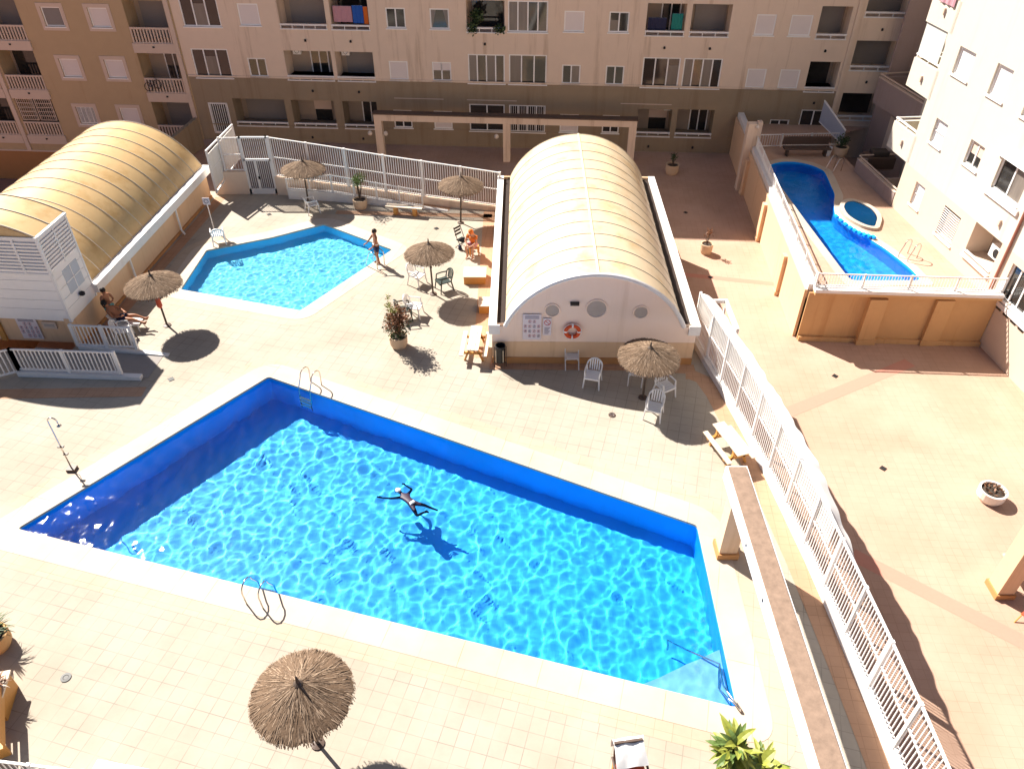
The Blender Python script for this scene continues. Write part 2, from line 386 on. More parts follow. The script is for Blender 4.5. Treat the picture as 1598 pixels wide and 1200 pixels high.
# deck edge strips in red brown paving
def strip(name, pts, wd, z, m):
    mb = MB(); L = []; Rr = []
    for i, p in enumerate(pts):
        a, c = Vector(pts[max(i - 1, 0)]), Vector(pts[min(i + 1, len(pts) - 1)]); t = (c - a).normalized(); n = Vector((-t.y, t.x))
        L.append(tuple(Vector(p) + n * wd)); Rr.append(tuple(p))
    for i in range(len(pts) - 1):
        mb.add([(*Rr[i], z), (*Rr[i + 1], z), (*L[i + 1], z), (*L[i], z)], [(0, 1, 2, 3)])
    return struct(mb.build(name, m))
strip('deck_edge_paving', [(x - .06, y) for x, y in fenceR[:9]] + [(7.4, 22.6), (6.9, 23.0), (6.6, 23.05)], .62, .006, M_brick)
strip('deck_edge_paving', [(6.9, 23.12), (4, 23.33), (-.8, 23.68)], .35, .007, M_brick)
strip('deck_edge_paving', [(-.95, 23.8), (-.9, 36.2)], .55, .006, M_brick)
strip('deck_edge_paving', [(-16.9, 24.5), (-15.7, 37.9)][::-1], .55, .006, M_brick)
strip('deck_edge_paving', [(-13.5, 22.0), (-30, 21.6)], .55, .006, M_brick)
strip('deck_edge_paving', [(-1.0, 35.9), (-5, 36.1), (-9, 36.3)], .4, .006, M_brick)
# pink stripes across the plaza
def pstripe(p0, p1, wd):
    a, c = Vector(G(*p0, D)), Vector(G(*p1, D)); t = (c - a).normalized(); n = Vector((-t.y, t.x)) * wd / 2
    struct(MB().quad(*[(q.x, q.y, D + .004) for q in (a - n, c - n, c + n, a + n)][::1]).build('paving_stripe', M_stripe))
pstripe((1170, 668), (1420, 566), .55)
pstripe((1330, 865), (1760, 1085), .55)
pstripe((1050, 427), (1215, 444), .35)

# ------------------------------------------------------------------ facades
def facade(parent, sections, openings, thick=.25):
    """sections: list of (name, s0, s1, z0, z1, material). openings: (s0, s1, z0, z1, depth). local frame, front at t=0 looking to -t"""
    for name, s0, s1, z0, z1, m in sections:
        ss = {s0, s1}; zs = {z0, z1}
        ops = []
        for o in openings:
            a, b_, c, d = max(o[0], s0), min(o[1], s1), max(o[2], z0), min(o[3], z1)
            if a < b_ and c < d: ops.append((a, b_, c, d, o[4])); ss |= {a, b_}; zs |= {c, d}
        ss = sorted(ss); zs = sorted(zs); mb = MB()
        for i in range(len(ss) - 1):
            for j in range(len(zs) - 1):
                sm, zm = (ss[i] + ss[i + 1]) / 2, (zs[j] + zs[j + 1]) / 2
                if any(a < sm < b_ and c < zm < d for a, b_, c, d, e in ops): continue
                mb.quad((ss[i], 0, zs[j]), (ss[i + 1], 0, zs[j]), (ss[i + 1], 0, zs[j + 1]), (ss[i], 0, zs[j + 1]))
        for a, b_, c, d, e in ops:
            mb.quad((a, 0, c), (a, e, c), (a, e, d), (a, 0, d)); mb.quad((b_, e, c), (b_, 0, c), (b_, 0, d), (b_, e, d))
            if c > z0 or True: mb.quad((a, 0, c), (b_, 0, c), (b_, e, c), (a, e, c))
            mb.quad((a, e, d), (b_, e, d), (b_, 0, d), (a, 0, d))
        mb.build(name, m, parent, world=False)
def window(parent, s0, s1, z0, z1, kind, dep=.12):
    """frame sits in the opening, glass or blind behind"""
    f = MB(); t0, t1 = dep - .07, dep; e = .08
    f.box(s0, s0 + e, t0, t1, z0, z1).box(s1 - e, s1, t0, t1, z0, z1).box(s0 + e, s1 - e, t0, t1, z0, z0 + e).box(s0 + e, s1 - e, t0, t1, z1 - e, z1)
    n = {'s2': 2, 'g4': 4, 'g3': 3, 'bar4': 4, 'half': 2, 'one': 1, 'curt': 1, 'topb': 2}.get(kind, 1)
    for k in range(1, n):
        x = s0 + (s1 - s0) * k / n; f.box(x - .038, x + .038, t0 + .005, t1, z0 + e, z1 - e)
    if kind == 'bar4':
        for k in range(1, 17):
            x = s0 + (s1 - s0) * k / 17; f.box(x - .012, x + .012, t0 - .05, t0 - .02, z0 + e, z1 - e)
    f.box(s0 - .06, s1 + .06, -.05, t0, z0 - .06, z0 - .001)
    fr = f.build('window', M_frame, parent, world=False)
    if kind == 'blind' or kind == 'blindg':
        MB().box(s0 + e, s1 - e, dep - .05, dep - .03, z0 + e, z1 - e).build('blind', M_blindg if kind == 'blindg' else M_blind, fr, world=False)
    elif kind == 'topb':
        zm = z0 + (z1 - z0) * .55
        MB().box(s0 + e, s1 - e, dep - .065, dep - .04, zm, z1 - e).build('blind', M_blind, fr, world=False)
        MB().box(s0 + e, s1 - e, dep - .03, dep + .01, z0 + e, zm).build('pane', M_glass, fr, world=False)
    elif kind in ('one', 's2', 'g4', 'g3', 'bar4', 'half', 'curt'):
        MB().box(s0 + e, s1 - e, dep - .03, dep + .01, z0 + e, z1 - e).build('pane', M_glass, fr, world=False)
        if kind in ('g4', 'half', 'curt', 'g3'):
            c = MB()
            if kind == 'curt':
                for sg in (0, 1):
                    a, b2 = (s0 + e, s0 + .38) if not sg else (s1 - .38, s1 - e)
                    x = a if not sg else b2
                    c.quad((a, dep - .035, z1 - e), (b2, dep - .035, z1 - e), (x + (.06 if not sg else 0), dep - .035, z0 + e), (x - (0 if not sg else .06), dep - .035, z0 + e))
            else:
                for k in random.sample(range(n), max(1, n - 2)):
                    a = s0 + (s1 - s0) * k / n + .05; c.box(a, a + (s1 - s0) / n - .1, dep - .036, dep - .031, z0 + e, z1 - e - (.0 if random.random() < .6 else .4))
            c.build('curtain', M_curt, fr, world=False)
    return fr
def balcony(parent, s0, s1, z0, z1, inner, dep=1.35, rail='low', rail_z=.32):
    """recess behind the opening; inner: 'blind', 'door', 'dark'"""
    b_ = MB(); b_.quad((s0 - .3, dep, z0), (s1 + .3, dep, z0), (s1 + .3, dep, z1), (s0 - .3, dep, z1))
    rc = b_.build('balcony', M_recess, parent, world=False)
    wd = s1 - s0
    if inner == 'blind':
        MB().box(s0 + .35 * (wd > 1.9), s1 - .1, dep - .06, dep - .01, z0, z1 - .12).build('blind', M_blindg, rc, world=False)
    elif inner == 'door':
        a = s0 + wd * .42; f = MB(); e = .07
        for x in (a, a + .55, a + 1.1): f.box(x, x + e, dep - .08, dep - .01, z0, z1 - .15)
        f.box(a, a + 1.1 + e, dep - .08, dep - .01, z1 - .15 - e, z1 - .15)
        f.build('door_frame', M_frame, rc, world=False)
        MB().box(a + e, a + 1.1, dep - .05, dep - .02, z0, z1 - .15 - e).build('door_glass', M_glass, rc, world=False)
    elif inner == 'halfdoor':
        a = s0 + wd * .40; MB().box(a, a + 1.1, dep - .05, dep - .02, z0, z0 + .75).build('door_glass', M_glass, rc, world=False)
        MB().box(a - .04, a + 1.14, dep - .08, dep - .021, z0 + .75, z1 - .12).build('blind', M_trimc, rc, world=False)
    else:
        MB().box(s0 + .2, s1 - .2, dep - .05, dep - .02, z0, z1 - .25).build('door_glass', M_glass, rc, world=False)
    r = MB()
    if rail == 'low':
        r.box(s0 - .02, s1 + .02, -.03, .05, z0 + .17, z0 + .27); r.box(s0 - .04, s1 + .04, -.05, .12, z0 - .07, z0 - .002)
        n = max(2, round(wd / .8))
        for k in range(n + 1):
            x = s0 + .02 + (wd - .04) * k / n; r.box(x - .02, x + .02, -.02, .04, z0 - .002, z0 + .17)
    elif rail == 'bal':
        zt = rail_z
        r.box(s0, s1, -.04, .06, zt + .82, zt + .93); r.box(s0, s1, -.04, .06, zt, zt + .06)
        n = int(wd / .21)
        for k in range(n + 1):
            x = s0 + .05 + (wd - .1) * k / n; r.box(x - .045, x + .045, -.03, .05, zt + .06, zt + .82)
    r.build('railing', M_white if rail == 'low' else M_trimc, rc, world=False)
    if random.random() < .75 and rail == 'low':
        MB().lathe((s0 + wd * random.uniform(.35, .6), -.04, z0 - .75), [(.07, 0), (.07, .1), (.03, .14)], 8).build('wall_lamp', M_black, parent, world=False)
    return rc
ROT_F = R(-4)
F = thing('apartment_block', 'beige apartment block across the back with rows of windows and railed balconies', 'building', (0, 49.5, -2), ROT_F)
FZ = 2.0     # local z = world z + 2
rows = {'A': 5.2 + FZ, 'B': 2.13 + FZ, 'C': -.93 + FZ}
wins = []; bals = []
def Wn(r, c, wd, kind, h=1.16, dz=.08):
    z = rows[r] + dz; wins.append((c - wd / 2, c + wd / 2, z, z + h, kind))
def Bn(r, s0, s1, inner, h=1.76, dz=-.03): bals.append((s0, s1, rows[r] + dz, rows[r] + dz + h, inner))
for r, k in (('A', 'g3'), ('B', 'g3')): Wn(r, -19.15, 2.4, k, 1.78, -.04)
Wn('A', -16.1, 1.3, 'blind', 1.25); Wn('B', -16.2, 1.2, 's2')
Bn('A', -14.25, -11.35, 'blind'); Bn('A', -11.05, -8.7, 'dark')
Bn('B', -14.35, -11.35, 'door'); Bn('B', -11.1, -8.7, 'blind')
Bn('C', -18.35, -14.9, 'blind'); Bn('C', -14.45, -11.6, 'halfdoor'); Bn('C', -11.05, -8.8, 'door')
Wn('A', -7.05, 1.2, 's2'); Wn('B', -7.15, 1.2, 'blind'); Wn('C', -7.15, 1.2, 's2')
Wn('A', -4.38, 1.18, 'curt'); Wn('B', -4.42, 1.2, 'topb'); Wn('C', -4.5, 1.2, 'blind')
Bn('A', -2.75, -.45, 'dark'); Wn('B', -1.6, 2.3, 'g4', 1.75, 0); Wn('C', -1.62, 2.3, 's2', 1.75, 0)
Wn('A', .95, 2.4, 'g4', 1.75, 0); Wn('B', .98, 2.35, 'g3', 1.78, 0); Wn('C', .98, 2.35, 'bar4', 1.75, 0)
Wn('A', 3.72, 1.2, 'blind'); Wn('B', 3.68, 1.15, 'half'); Wn('C', 3.7, 1.2, 'blind')
Wn('A', 6.38, 1.2, 'half'); Wn('B', 6.38, 1.14, 's2'); Wn('C', 6.38, 1.1, 's2')
Bn('A', 7.98, 10.27, 'door'); Bn('A', 10.6, 12.9, 'blind')
Wn('B', 9.18, 2.28, 'g3', 1.78, 0); Wn('B', 11.68, 2.33, 'g4', 1.78, 0)
Bn('C', 8.05, 10.2, 'halfdoor', 1.72); Bn('C', 10.55, 12.85, 'door', 1.76)
Wn('A', 14.95, 1.15, 'blind'); Wn('A', 17.0, 1.25, 'blind'); Wn('B', 15.0, 1.15, 'blind'); Wn('B', 17.0, 1.2, 'blind')
Wn('C', 17.0, 1.2, 's2'); Wn('C', 19.0, 1.6, 's2', 1.7, .2)
Bn('A', 18.0, 19.75, 'blind'); Bn('B', 18.05, 19.85, 'dark')
ops = [(a, b_, c, d, .12) for a, b_, c, d, k in wins] + [(a, b_, c, d, 1.35) for a, b_, c, d, k in bals]
door = (-20.05, -18.75, .45, 2.5)
ops.append((*door, .5))
ZB = 2.2 + FZ
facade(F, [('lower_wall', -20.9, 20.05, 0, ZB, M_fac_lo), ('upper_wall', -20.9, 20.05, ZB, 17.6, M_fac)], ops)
for a, b_, c, d, k in wins: window(F, a, b_, c, d, k)
for a, b_, c, d, k in bals: balcony(F, a, b_, c, d, k)
MB().box(-20.9, 20.05, -.05, -.002, ZB - .05, ZB + .05).build('string_course', M_fac, F, world=False)
MB().box(-20.9, 40, .0, 14, 17.6, 17.75).box(.8, 25, .0, 8, 17.751, 19.2).box(-20.9, 20.05, 1.36, 1.5, 0, 17.6).box(-20.9, 40, 13.8, 14, -3.2, 17.6).box(20.06, 40, 1.5, 1.6, 0, 17.6).build('roof', M_fac, F, world=False)
MB().box(-20.9, 20.05, -.03, -.002, 1.05, 1.11).build('wall_band', M_fac_lo, F, world=False)
g_ = MB(); s0, s1, z0, z1 = door
g_.box(s0, s0 + .09, -.02, .05, z0, z1).box(s1 - .09, s1, -.02, .05, z0, z1).box(s0, s1, -.02, .05, z1 - .09, z1).box(s0, s1, -.02, .05, z0, z0 + .14)
for k in range(1, 9): x = s0 + (s1 - s0) * k / 9; g_.box(x - .022, x + .022, .0, .03, z0, z1)
dr = g_.build('door', M_white, F, world=False); MB().box(s0, s1, .45, .5, z0, z1).build('door_panel', M_dark, dr, world=False)
for s_, z_ in ((-7.6, .9), (6.9, .9), (-2.9, 1.5)):
    MB().box(s_, s_ + 3.2, -.012, -.002, 3.05, 3.1).build('cable_run', M_trimc, F, world=False)
# corner bay of the block (right end), set a little forward
for z in (6.45, 3.45, .45):
    pass
cb = [(20.5, 22.9, 6.42 + FZ, 8.1 + FZ), (20.45, 22.95, 3.42 + FZ, 5.1 + FZ), (20.45, 22.9, .42 + FZ, 2.05 + FZ)]
facade(F, [('corner_wall', 20.06, 25.5, 0, 17.6, M_fac)], [(*c, 1.35) for c in cb])
for c in cb: balcony(F, *c, 'blind' if c[2] > 3 else 'dark')
MB().box(20.0, 20.2, -.12, -.002, 0, 16.4).build('corner_pilaster', M_fac, F, world=False)

# amber block on the left, same street line
A = thing('apartment_block', 'amber rendered apartment block at the far left with white baluster balconies', 'building', (0, 49.5, 0), ROT_F)
AZ = {'A': 5.0, 'B': 1.93, 'C': -1.15}
aw = []; ab = []
for r, k1, k2 in (('A', 'blindg', 'blind'), ('B', 'blind', 'blind'), ('C', 'bar4', 'blind')):
    z = AZ[r]; aw.append((-29.35 + .1, -28.0 + .0, z, z + 1.15, k1)); aw.append((-26.25, -25.0, z, z + 1.15, k2))
for r in 'ABC':
    z = AZ[r] - .75; ab.append((-23.9, -21.35, z - .12, z + 2.35, {'A': 'blind', 'B': 'door', 'C': 'blind'}[r]))
    ab.append((-33.3, -30.75, z - .12, z + 2.35, {'A': 'blind', 'B': 'dark', 'C': 'dark'}[r]))
    ab.append((-36.4, -33.85, z - .12, z + 2.35, 'dark'))
ops = [(a, b_, c, d, .14) for a, b_, c, d, k in aw] + [(a, b_, c, d, 1.35) for a, b_, c, d, k in ab]
facade(A, [('wall', -42, -20.9, -3.1, 14.4, M_amber), ('plinth', -42, -20.9, -5.3, -3.1, M_amber_lo)], ops)
for a, b_, c, d, k in aw:
    window(A, a, b_, c, d, k, .14)
    MB().box(a - .22, b_ + .22, -.03, -.002, c - .22, c).box(a - .22, b_ + .22, -.03, -.002, d, d + .22).box(a - .22, a, -.03, -.002, c, d).box(b_, b_ + .22, -.03, -.002, c, d).build('window_surround', M_trimc, A, world=False)
for a, b_, c, d, k in ab:
    balcony(A, a, b_, c, d, k, rail='bal', rail_z=c)
    MB().box(a - .08, b_ + .08, -.10, -.002, c - .58, c - .003).build('balcony_slab', M_trimc, A, world=False)
    MB().lathe(((a + b_) / 2, -.12, c - .25), [(.07, 0), (.07, .08)], 8).build('wall_lamp', M_black, A, world=False)
for s_ in (-21.15, -33.6):
    MB().box(s_ - .14, s_ + .14, -.10, -.002, -3.1, 14.4).build('pilaster', M_trimc, A, world=False)
gr = MB()
for s0 in (-33.2, -31.95):
    z0, z1 = -.95, .45
    gr.box(s0, s0 + .05, -.06, -.02, z0, z1).box(s0 + 1.1, s0 + 1.15, -.06, -.02, z0, z1)
    for k in range(1, 8): x = s0 + 1.15 * k / 8; gr.box(x - .015, x + .015, -.05, -.03, z0, z1)
    for k in range(6): z = z0 + (z1 - z0) * k / 5; gr.box(s0, s0 + 1.15, -.055, -.025, z - .02, z + .02)
gr.build('window_grille', M_trimc, A, world=False)
MB().box(-42, -20.9, 1.36, 1.5, -5.3, 14.4).box(-42, -20.9, 0, 12, 14.4, 14.7).build('roof', M_amber, A, world=False)
MB().box(-42, -20.9, -.03, -.002, -3.2, -3.1).build('string_course', M_trimc, A, world=False)

# right white building
RB_A = math.atan2(.996, -.09) - R(90)       # facade runs along d; local x = along facade
d_ = Vector((-.09, .996)); 
RB = thing('apartment_block', 'bright white sunlit apartment block on the right with cream ground floor', 'building', (20.5, 27.8, 0), math.atan2(d_.y, d_.x))
# local x along d (away), local y = left normal = towards -X world (towards the pool): front looks to +y
def rb_facade():
    ops_w = [(6.7, 7.95, 7.05, 8.2, 'blind'), (4.05, 5.15, 7.05, 8.3, 'blind'), (6.85, 7.85, 3.95, 5.05, 'topb'), (3.95, 5.0, 4.1, 5.15, 'half'),
             (6.85, 7.7, .85, 1.98, 'topb'), (3.7, 5.05, .6, 2.0, 'louver'), (.9, 2.75, 3.95, 5.3, 'g2'), (-2.3, -.25, .45, 2.0, 'g4'), (-2.3, -.25, 3.7, 5.2, 'g4'), (.9, 2.75, 7.0, 8.4, 'blind'), (-4.9, -3, .45, 2.0, 'g3'), (-4.9, -3, 3.7, 5.2, 'g4')]
    niche = (.75, 2.7, .85, 2.36)
    ops = [(a, b_, c, d, .16) for a, b_, c, d, k in ops_w] + [(*niche, 1.1)]
    for (a, b_, c, d) in []: pass
    secs = [('ground_floor_wall', -9, 9.05, D, 2.37, M_rb2), ('upper_wall', -9, 9.05, 2.37, 14.5, M_rb)]
    for name, s0, s1, z0, z1, m in secs:
        ss = {s0, s1}; zs = {z0, z1}; oo = []
        for o in ops:
            a, b_, c, d = max(o[0], s0), min(o[1], s1), max(o[2], z0), min(o[3], z1)
            if a < b_ and c < d: oo.append((a, b_, c, d, o[4])); ss |= {a, b_}; zs |= {c, d}
        ss = sorted(ss); zs = sorted(zs); mb = MB()
        for i in range(len(ss) - 1):
            for j in range(len(zs) - 1):
                sm, zm = (ss[i] + ss[i + 1]) / 2, (zs[j] + zs[j + 1]) / 2
                if any(a < sm < b_ and c < zm < d for a, b_, c, d, e in oo): continue
                mb.quad((ss[i + 1], 0, zs[j]), (ss[i], 0, zs[j]), (ss[i], 0, zs[j + 1]), (ss[i + 1], 0, zs[j + 1]))
        for a, b_, c, d, e in oo:
            mb.quad((a, 0, c), (a, -e, c), (a, -e, d), (a, 0, d)); mb.quad((b_, -e, c), (b_, 0, c), (b_, 0, d), (b_, -e, d))
            mb.quad((a, 0, c), (b_, 0, c), (b_, -e, c), (a, -e, c)); mb.quad((a, -e, d), (b_, -e, d), (b_, 0, d), (a, 0, d))
        mb.build(name, m, RB, world=False)
    for a, b_, c, d, k in ops_w:
        f = MB(); e = .055; y0, y1 = -.16, -.09
        f.box(a, a + e, y0, y1, c, d).box(b_ - e, b_, y0, y1, c, d).box(a + e, b_ - e, y0, y1, c, c + e).box(a + e, b_ - e, y0, y1, d - e, d)
        n = {'g4': 4, 'g3': 3, 'g2': 2, 'half': 2, 'topb': 1}.get(k, 1)
        for q in range(1, n): x = a + (b_ - a) * q / n; f.box(x - .035, x + .035, y0, y1, c + e, d - e)
        f.box(a - .07, b_ + .07, -.16, .06, c - .08, c - .001)
        if k == 'g2': f.box(a - .25, b_ + .25, .002, .09, c - .3, c - .081).box(a - .25, b_ + .25, .002, .10, d + .001, d + .4)
        fr = f.build('window', M_frame, RB, world=False)
        if k == 'louver':
            l = MB()
            for q in range(12):
                z = c + .06 + (d - c - .12) * q / 12; l.obox(((a + b_) / 2, -.02, z + .04), (b_ - a - .04, .02, .10), 0, R(-35))
            l.build('louver', M_white, fr, world=False); MB().box(a, b_, -.19, -.161, c, d).build('pane', M_recess, fr, world=False)
        elif k == 'blind': MB().box(a + e, b_ - e, -.15, -.12, c + e, d - e).build('blind', M_plastic, fr, world=False)
        elif k == 'topb':
            MB().box(a + e, b_ - e, -.15, -.12, c + e, d - e).build('blind', M_plastic, fr, world=False)
            MB().box(a, b_, -.12, -.08, (c + d) / 2 - .03, (c + d) / 2 + .03).build('rail', M_white, fr, world=False)
        else:
            MB().box(a + e, b_ - e, -.16, -.13, c + e, d - e).build('pane', M_glass, fr, world=False)
            if k == 'half': MB().box(a + e, b_ - e, -.128, -.12, c + .5, d - e).build('curtain', M_trimc, fr, world=False)
            if k in ('g4', 'g3', 'g2'):
                MB().box(a + e + .03, a + (b_ - a) / n - .05, -.128, -.12, c + e, d - e).build('curtain', M_curt, fr, world=False)
    a, b_, c, d = niche
    MB().box(a - .3, b_ + .3, -1.15, -1.1, c - .1, d).build('balcony_back_wall', M_recess, RB, world=False)
    MB().box(a - .05, b_ + .05, -.02, .12, c - .12, c - .002).box(a, b_, -.06, .04, c + .10, c + .17).build('balcony_railing', M_white, RB, world=False)
    # lower grey panel strip under the near windows
    MB().box(-2.4, -.2, .002, .08, .10, .3).build('window_ledge', M_white, RB, world=False)
    gm = MB()
    for q in range(4): gm.box(-2.3 + q * .52, -1.95 + q * .52, .002, .02, -.05, .09)
    gm.build('vent_panel', M_glass, RB, world=False)
    MB().tube([(.26, .07, -2), (.26, .07, 14.4)], .055, 8).build('drainpipe', mat('red brown pipe', (.33, .13, .09), .6), RB, world=False)
    MB().box(-9, 12, -9, .12, 14.5, 14.8).box(-9, 9.05, -9, -1.3, 14.2, 14.5).box(9.0, 9.05, -9, -.001, D, 14.5).box(9.051, 13.2, -6, -2.6, D, 14.5).build('roof', M_rb, RB, world=False)
    # corner balconies overhanging past the end of the block
    for z in (2.39, 5.49, 8.43, 11.5):
        MB().box(8.85, 11.15, -.16, .0, z, z + 1.32).box(11.0, 11.15, -2.6, -.161, z, z + 1.32).box(9.051, 11.0, -2.6, -.161, z, z + .12).build('balcony_parapet', M_rb, RB, world=False)
        MB().box(8.9, 11.15, -.13, -.05, z + 1.45, z + 1.52).box(11.03, 11.1, -2.6, -.13, z + 1.45, z + 1.52).box(11.04, 11.09, -.1, -.06, z + 1.32, z + 1.45).box(10, 10.05, -.1, -.06, z + 1.32, z + 1.45).build('balcony_rail', M_white, RB, world=False)
    # pale glazed screen on one corner balcony
    MB().box(9.3, 11.1, -.09, -.07, 7.0, 8.42).build('balcony_screen', mat('frosted screen', (.60, .62, .58), .4), RB, world=False)
    for x, z in ((9.9, 2.9), (10.0, 6.0), (1.35, 2.85), (.5, 6.2), (9.9, 9.0)):
        MB().box(x - .05, x + .05, .002, .09, z, z + .28).build('wall_lamp', M_trimc, RB, world=False)
rb_facade()
# shaded wing between the back block and the white block
Wg = thing('apartment_wing', 'shaded recessed wing with a mauve balcony between the beige and the white block', 'building', (21.8, 43.6, -2), 0)
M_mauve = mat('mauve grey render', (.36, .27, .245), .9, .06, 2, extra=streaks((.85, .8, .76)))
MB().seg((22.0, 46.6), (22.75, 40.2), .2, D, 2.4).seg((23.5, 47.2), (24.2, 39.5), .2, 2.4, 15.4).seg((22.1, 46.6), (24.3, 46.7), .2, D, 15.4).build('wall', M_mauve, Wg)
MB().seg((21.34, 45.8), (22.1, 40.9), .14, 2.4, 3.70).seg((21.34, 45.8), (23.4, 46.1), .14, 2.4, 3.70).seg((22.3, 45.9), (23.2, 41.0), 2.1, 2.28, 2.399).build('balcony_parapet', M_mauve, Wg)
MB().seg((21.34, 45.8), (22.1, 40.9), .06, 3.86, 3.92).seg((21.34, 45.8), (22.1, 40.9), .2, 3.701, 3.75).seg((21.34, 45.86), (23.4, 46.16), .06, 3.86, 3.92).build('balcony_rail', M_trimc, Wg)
MB().seg((22.18, 44.6), (22.30, 43.5), .22, -.1, 1.9).build('door', M_trimc, Wg)
Pw = thing('patio_wall', 'low shaded patio wall with double pale rail beside the covered table', 'wall', (19.4, 39, 0), 0)
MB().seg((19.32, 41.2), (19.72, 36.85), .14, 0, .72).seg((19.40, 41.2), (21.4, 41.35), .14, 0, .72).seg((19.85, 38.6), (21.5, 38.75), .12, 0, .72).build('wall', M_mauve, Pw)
MB().seg((19.32, 41.2), (19.72, 36.85), .06, .88, .93).seg((19.32, 41.2), (19.72, 36.85), .18, .721, .76).seg((19.40, 41.24), (21.4, 41.4), .06, .88, .93).build('rail', M_trimc, Pw)
# ------------------------------------------------------------------ raised terrace with the kidney pool
TX = lambda y: 12.67 + .081 * (y - 27.87)
TRX = lambda y: 20.5 - .09 * (y - 27.8)
K_OUT = [(1198, 263), (1203, 257), (1220, 253), (1242, 253), (1266, 258), (1286, 267), (1293, 281), (1298, 293), (1303, 304), (1301, 318), (1303, 336), (1320, 351), (1343, 364), (1364, 378), (1380, 388), (1396, 400), (1420, 419), (1438, 438), (1328, 438), (1316, 424), (1257, 345), (1228, 305)]
KID = ccw([G(u, v, 0) for u, v in K_OUT])
S_IN = [(1315, 327), (1319, 319), (1328, 316), (1345, 321), (1361, 330), (1369, 342), (1364, 358), (1350, 355), (1335, 348), (1322, 339)]
SPA = round_poly(ccw([G(u, v, 0) for u, v in S_IN]), .4, 4); SPA_o = off_poly(SPA, .22)
tw = [(TX(27.87), 27.87), (TRX(27.87) + .0, 27.45), (TRX(46) + .3, 46), (22.5, 47.9), (TX(48.6), 48.7)]
KR = round_poly(KID, .3, 4)
KC = round_poly(off_poly(KID, .42), .3, 4); KC = [(max(x, TX(y) + .3), max(y, 28.4)) for x, y in KC]
struct(MB().prism(tw, None, 0, [KR[::-1]]).build('terrace_paving', M_plaza))
T = thing('terrace_wall', 'ochre buttressed retaining wall of the raised terrace with a white coping', 'wall', (12.67, 27.87, -2))
def tseg(mb, p, q, w_, z0, z1): mb.seg(p, q, w_, z0, z1)
m_ = MB(); m_.seg((TX(27.87) - .02, 27.84), (TRX(27.5) - .02, 27.40), .06, D, .42); m_.build('front_wall', M_terr, T)
m_ = MB()
for x in (15.15, 17.95): m_.box(x, x + .75, 27.40 - .02 * (x - 15), 27.8, D + .25, .30); m_.box(x - .04, x + .79, 27.35 - .02 * (x - 15), 27.8, D, D + .25)
m_.build('buttress', M_terr, T)
MB().seg((TX(27.87), 27.74), (TRX(27.5) - .02, 27.30), .14, D, D + .22).build('plinth', M_terr, T)
MB().seg((TX(27.8) + .14, 27.74), (TRX(27.5) - .02, 27.32), .34, .421, .55).build('coping_beam', M_terr, T)
MB().seg((TX(27.8) + .12, 27.80), (TRX(27.5) - .02, 27.36), .46, .551, .70).build('coping', M_gut, T)
MB().seg((TX(28.05) - .10, 28.05), (TX(48.6) - .10, 48.5), .12, D, .42).build('side_wall', M_cream, T)
MB().seg((TX(28.05) + .12, 28.04), (TX(48.6) + .12, 48.5), .36, .421, .70).build('coping', M_gut, T)
bt = MB()
for y in (31.6, 36.9, 42.5): bt.seg((TX(y) - .34, y), (TX(y) - .16, y), .36, D, .1); bt.box(TX(y) - .38, TX(y) - .16, y - .21, y + .21, D, D + .2)
bt.build('buttress', M_cream, T)
pr = [(x, y) for x, y in KR]
pool_shell('terrace_pool_floor', KR, .012, lambda x, y: 1.3, M_pool_t, None)
struct(MB().prism(KC, None, .012, [KR[::-1]]).build('terrace_pool_coping', M_coping))
water('terrace_pool_water', off_poly(KR, .02), -.10, .07, [(.012, 1.6, 1, 3.3), (.006, 4, 1, 1.4)])
sp = thing('spa_basin', 'round shallow spa basin with a white slotted rim joined to the terrace pool', 'spa', (*G(1340, 338, 0), 0))
MB().prism(SPA_o, -1.2, .14, [SPA[::-1]]).build('rim', M_coping, sp)
MB().prism(SPA, -1.2, .018).build('basin_floor', M_pool_t, sp)
sl_ = MB()
for q in range(9):
    t = q / 8; u = 1305 + 58 * t; v = 338 + 32 * t - 8 * math.sin(math.pi * (1 - t)) * 0
    x, y = G(u, v + 6 * math.sin(math.pi * t), .10); MB().obox((x, y, .10), (.16, .26, .10), R(12)).build('overflow_slot', M_pool_t, sp)

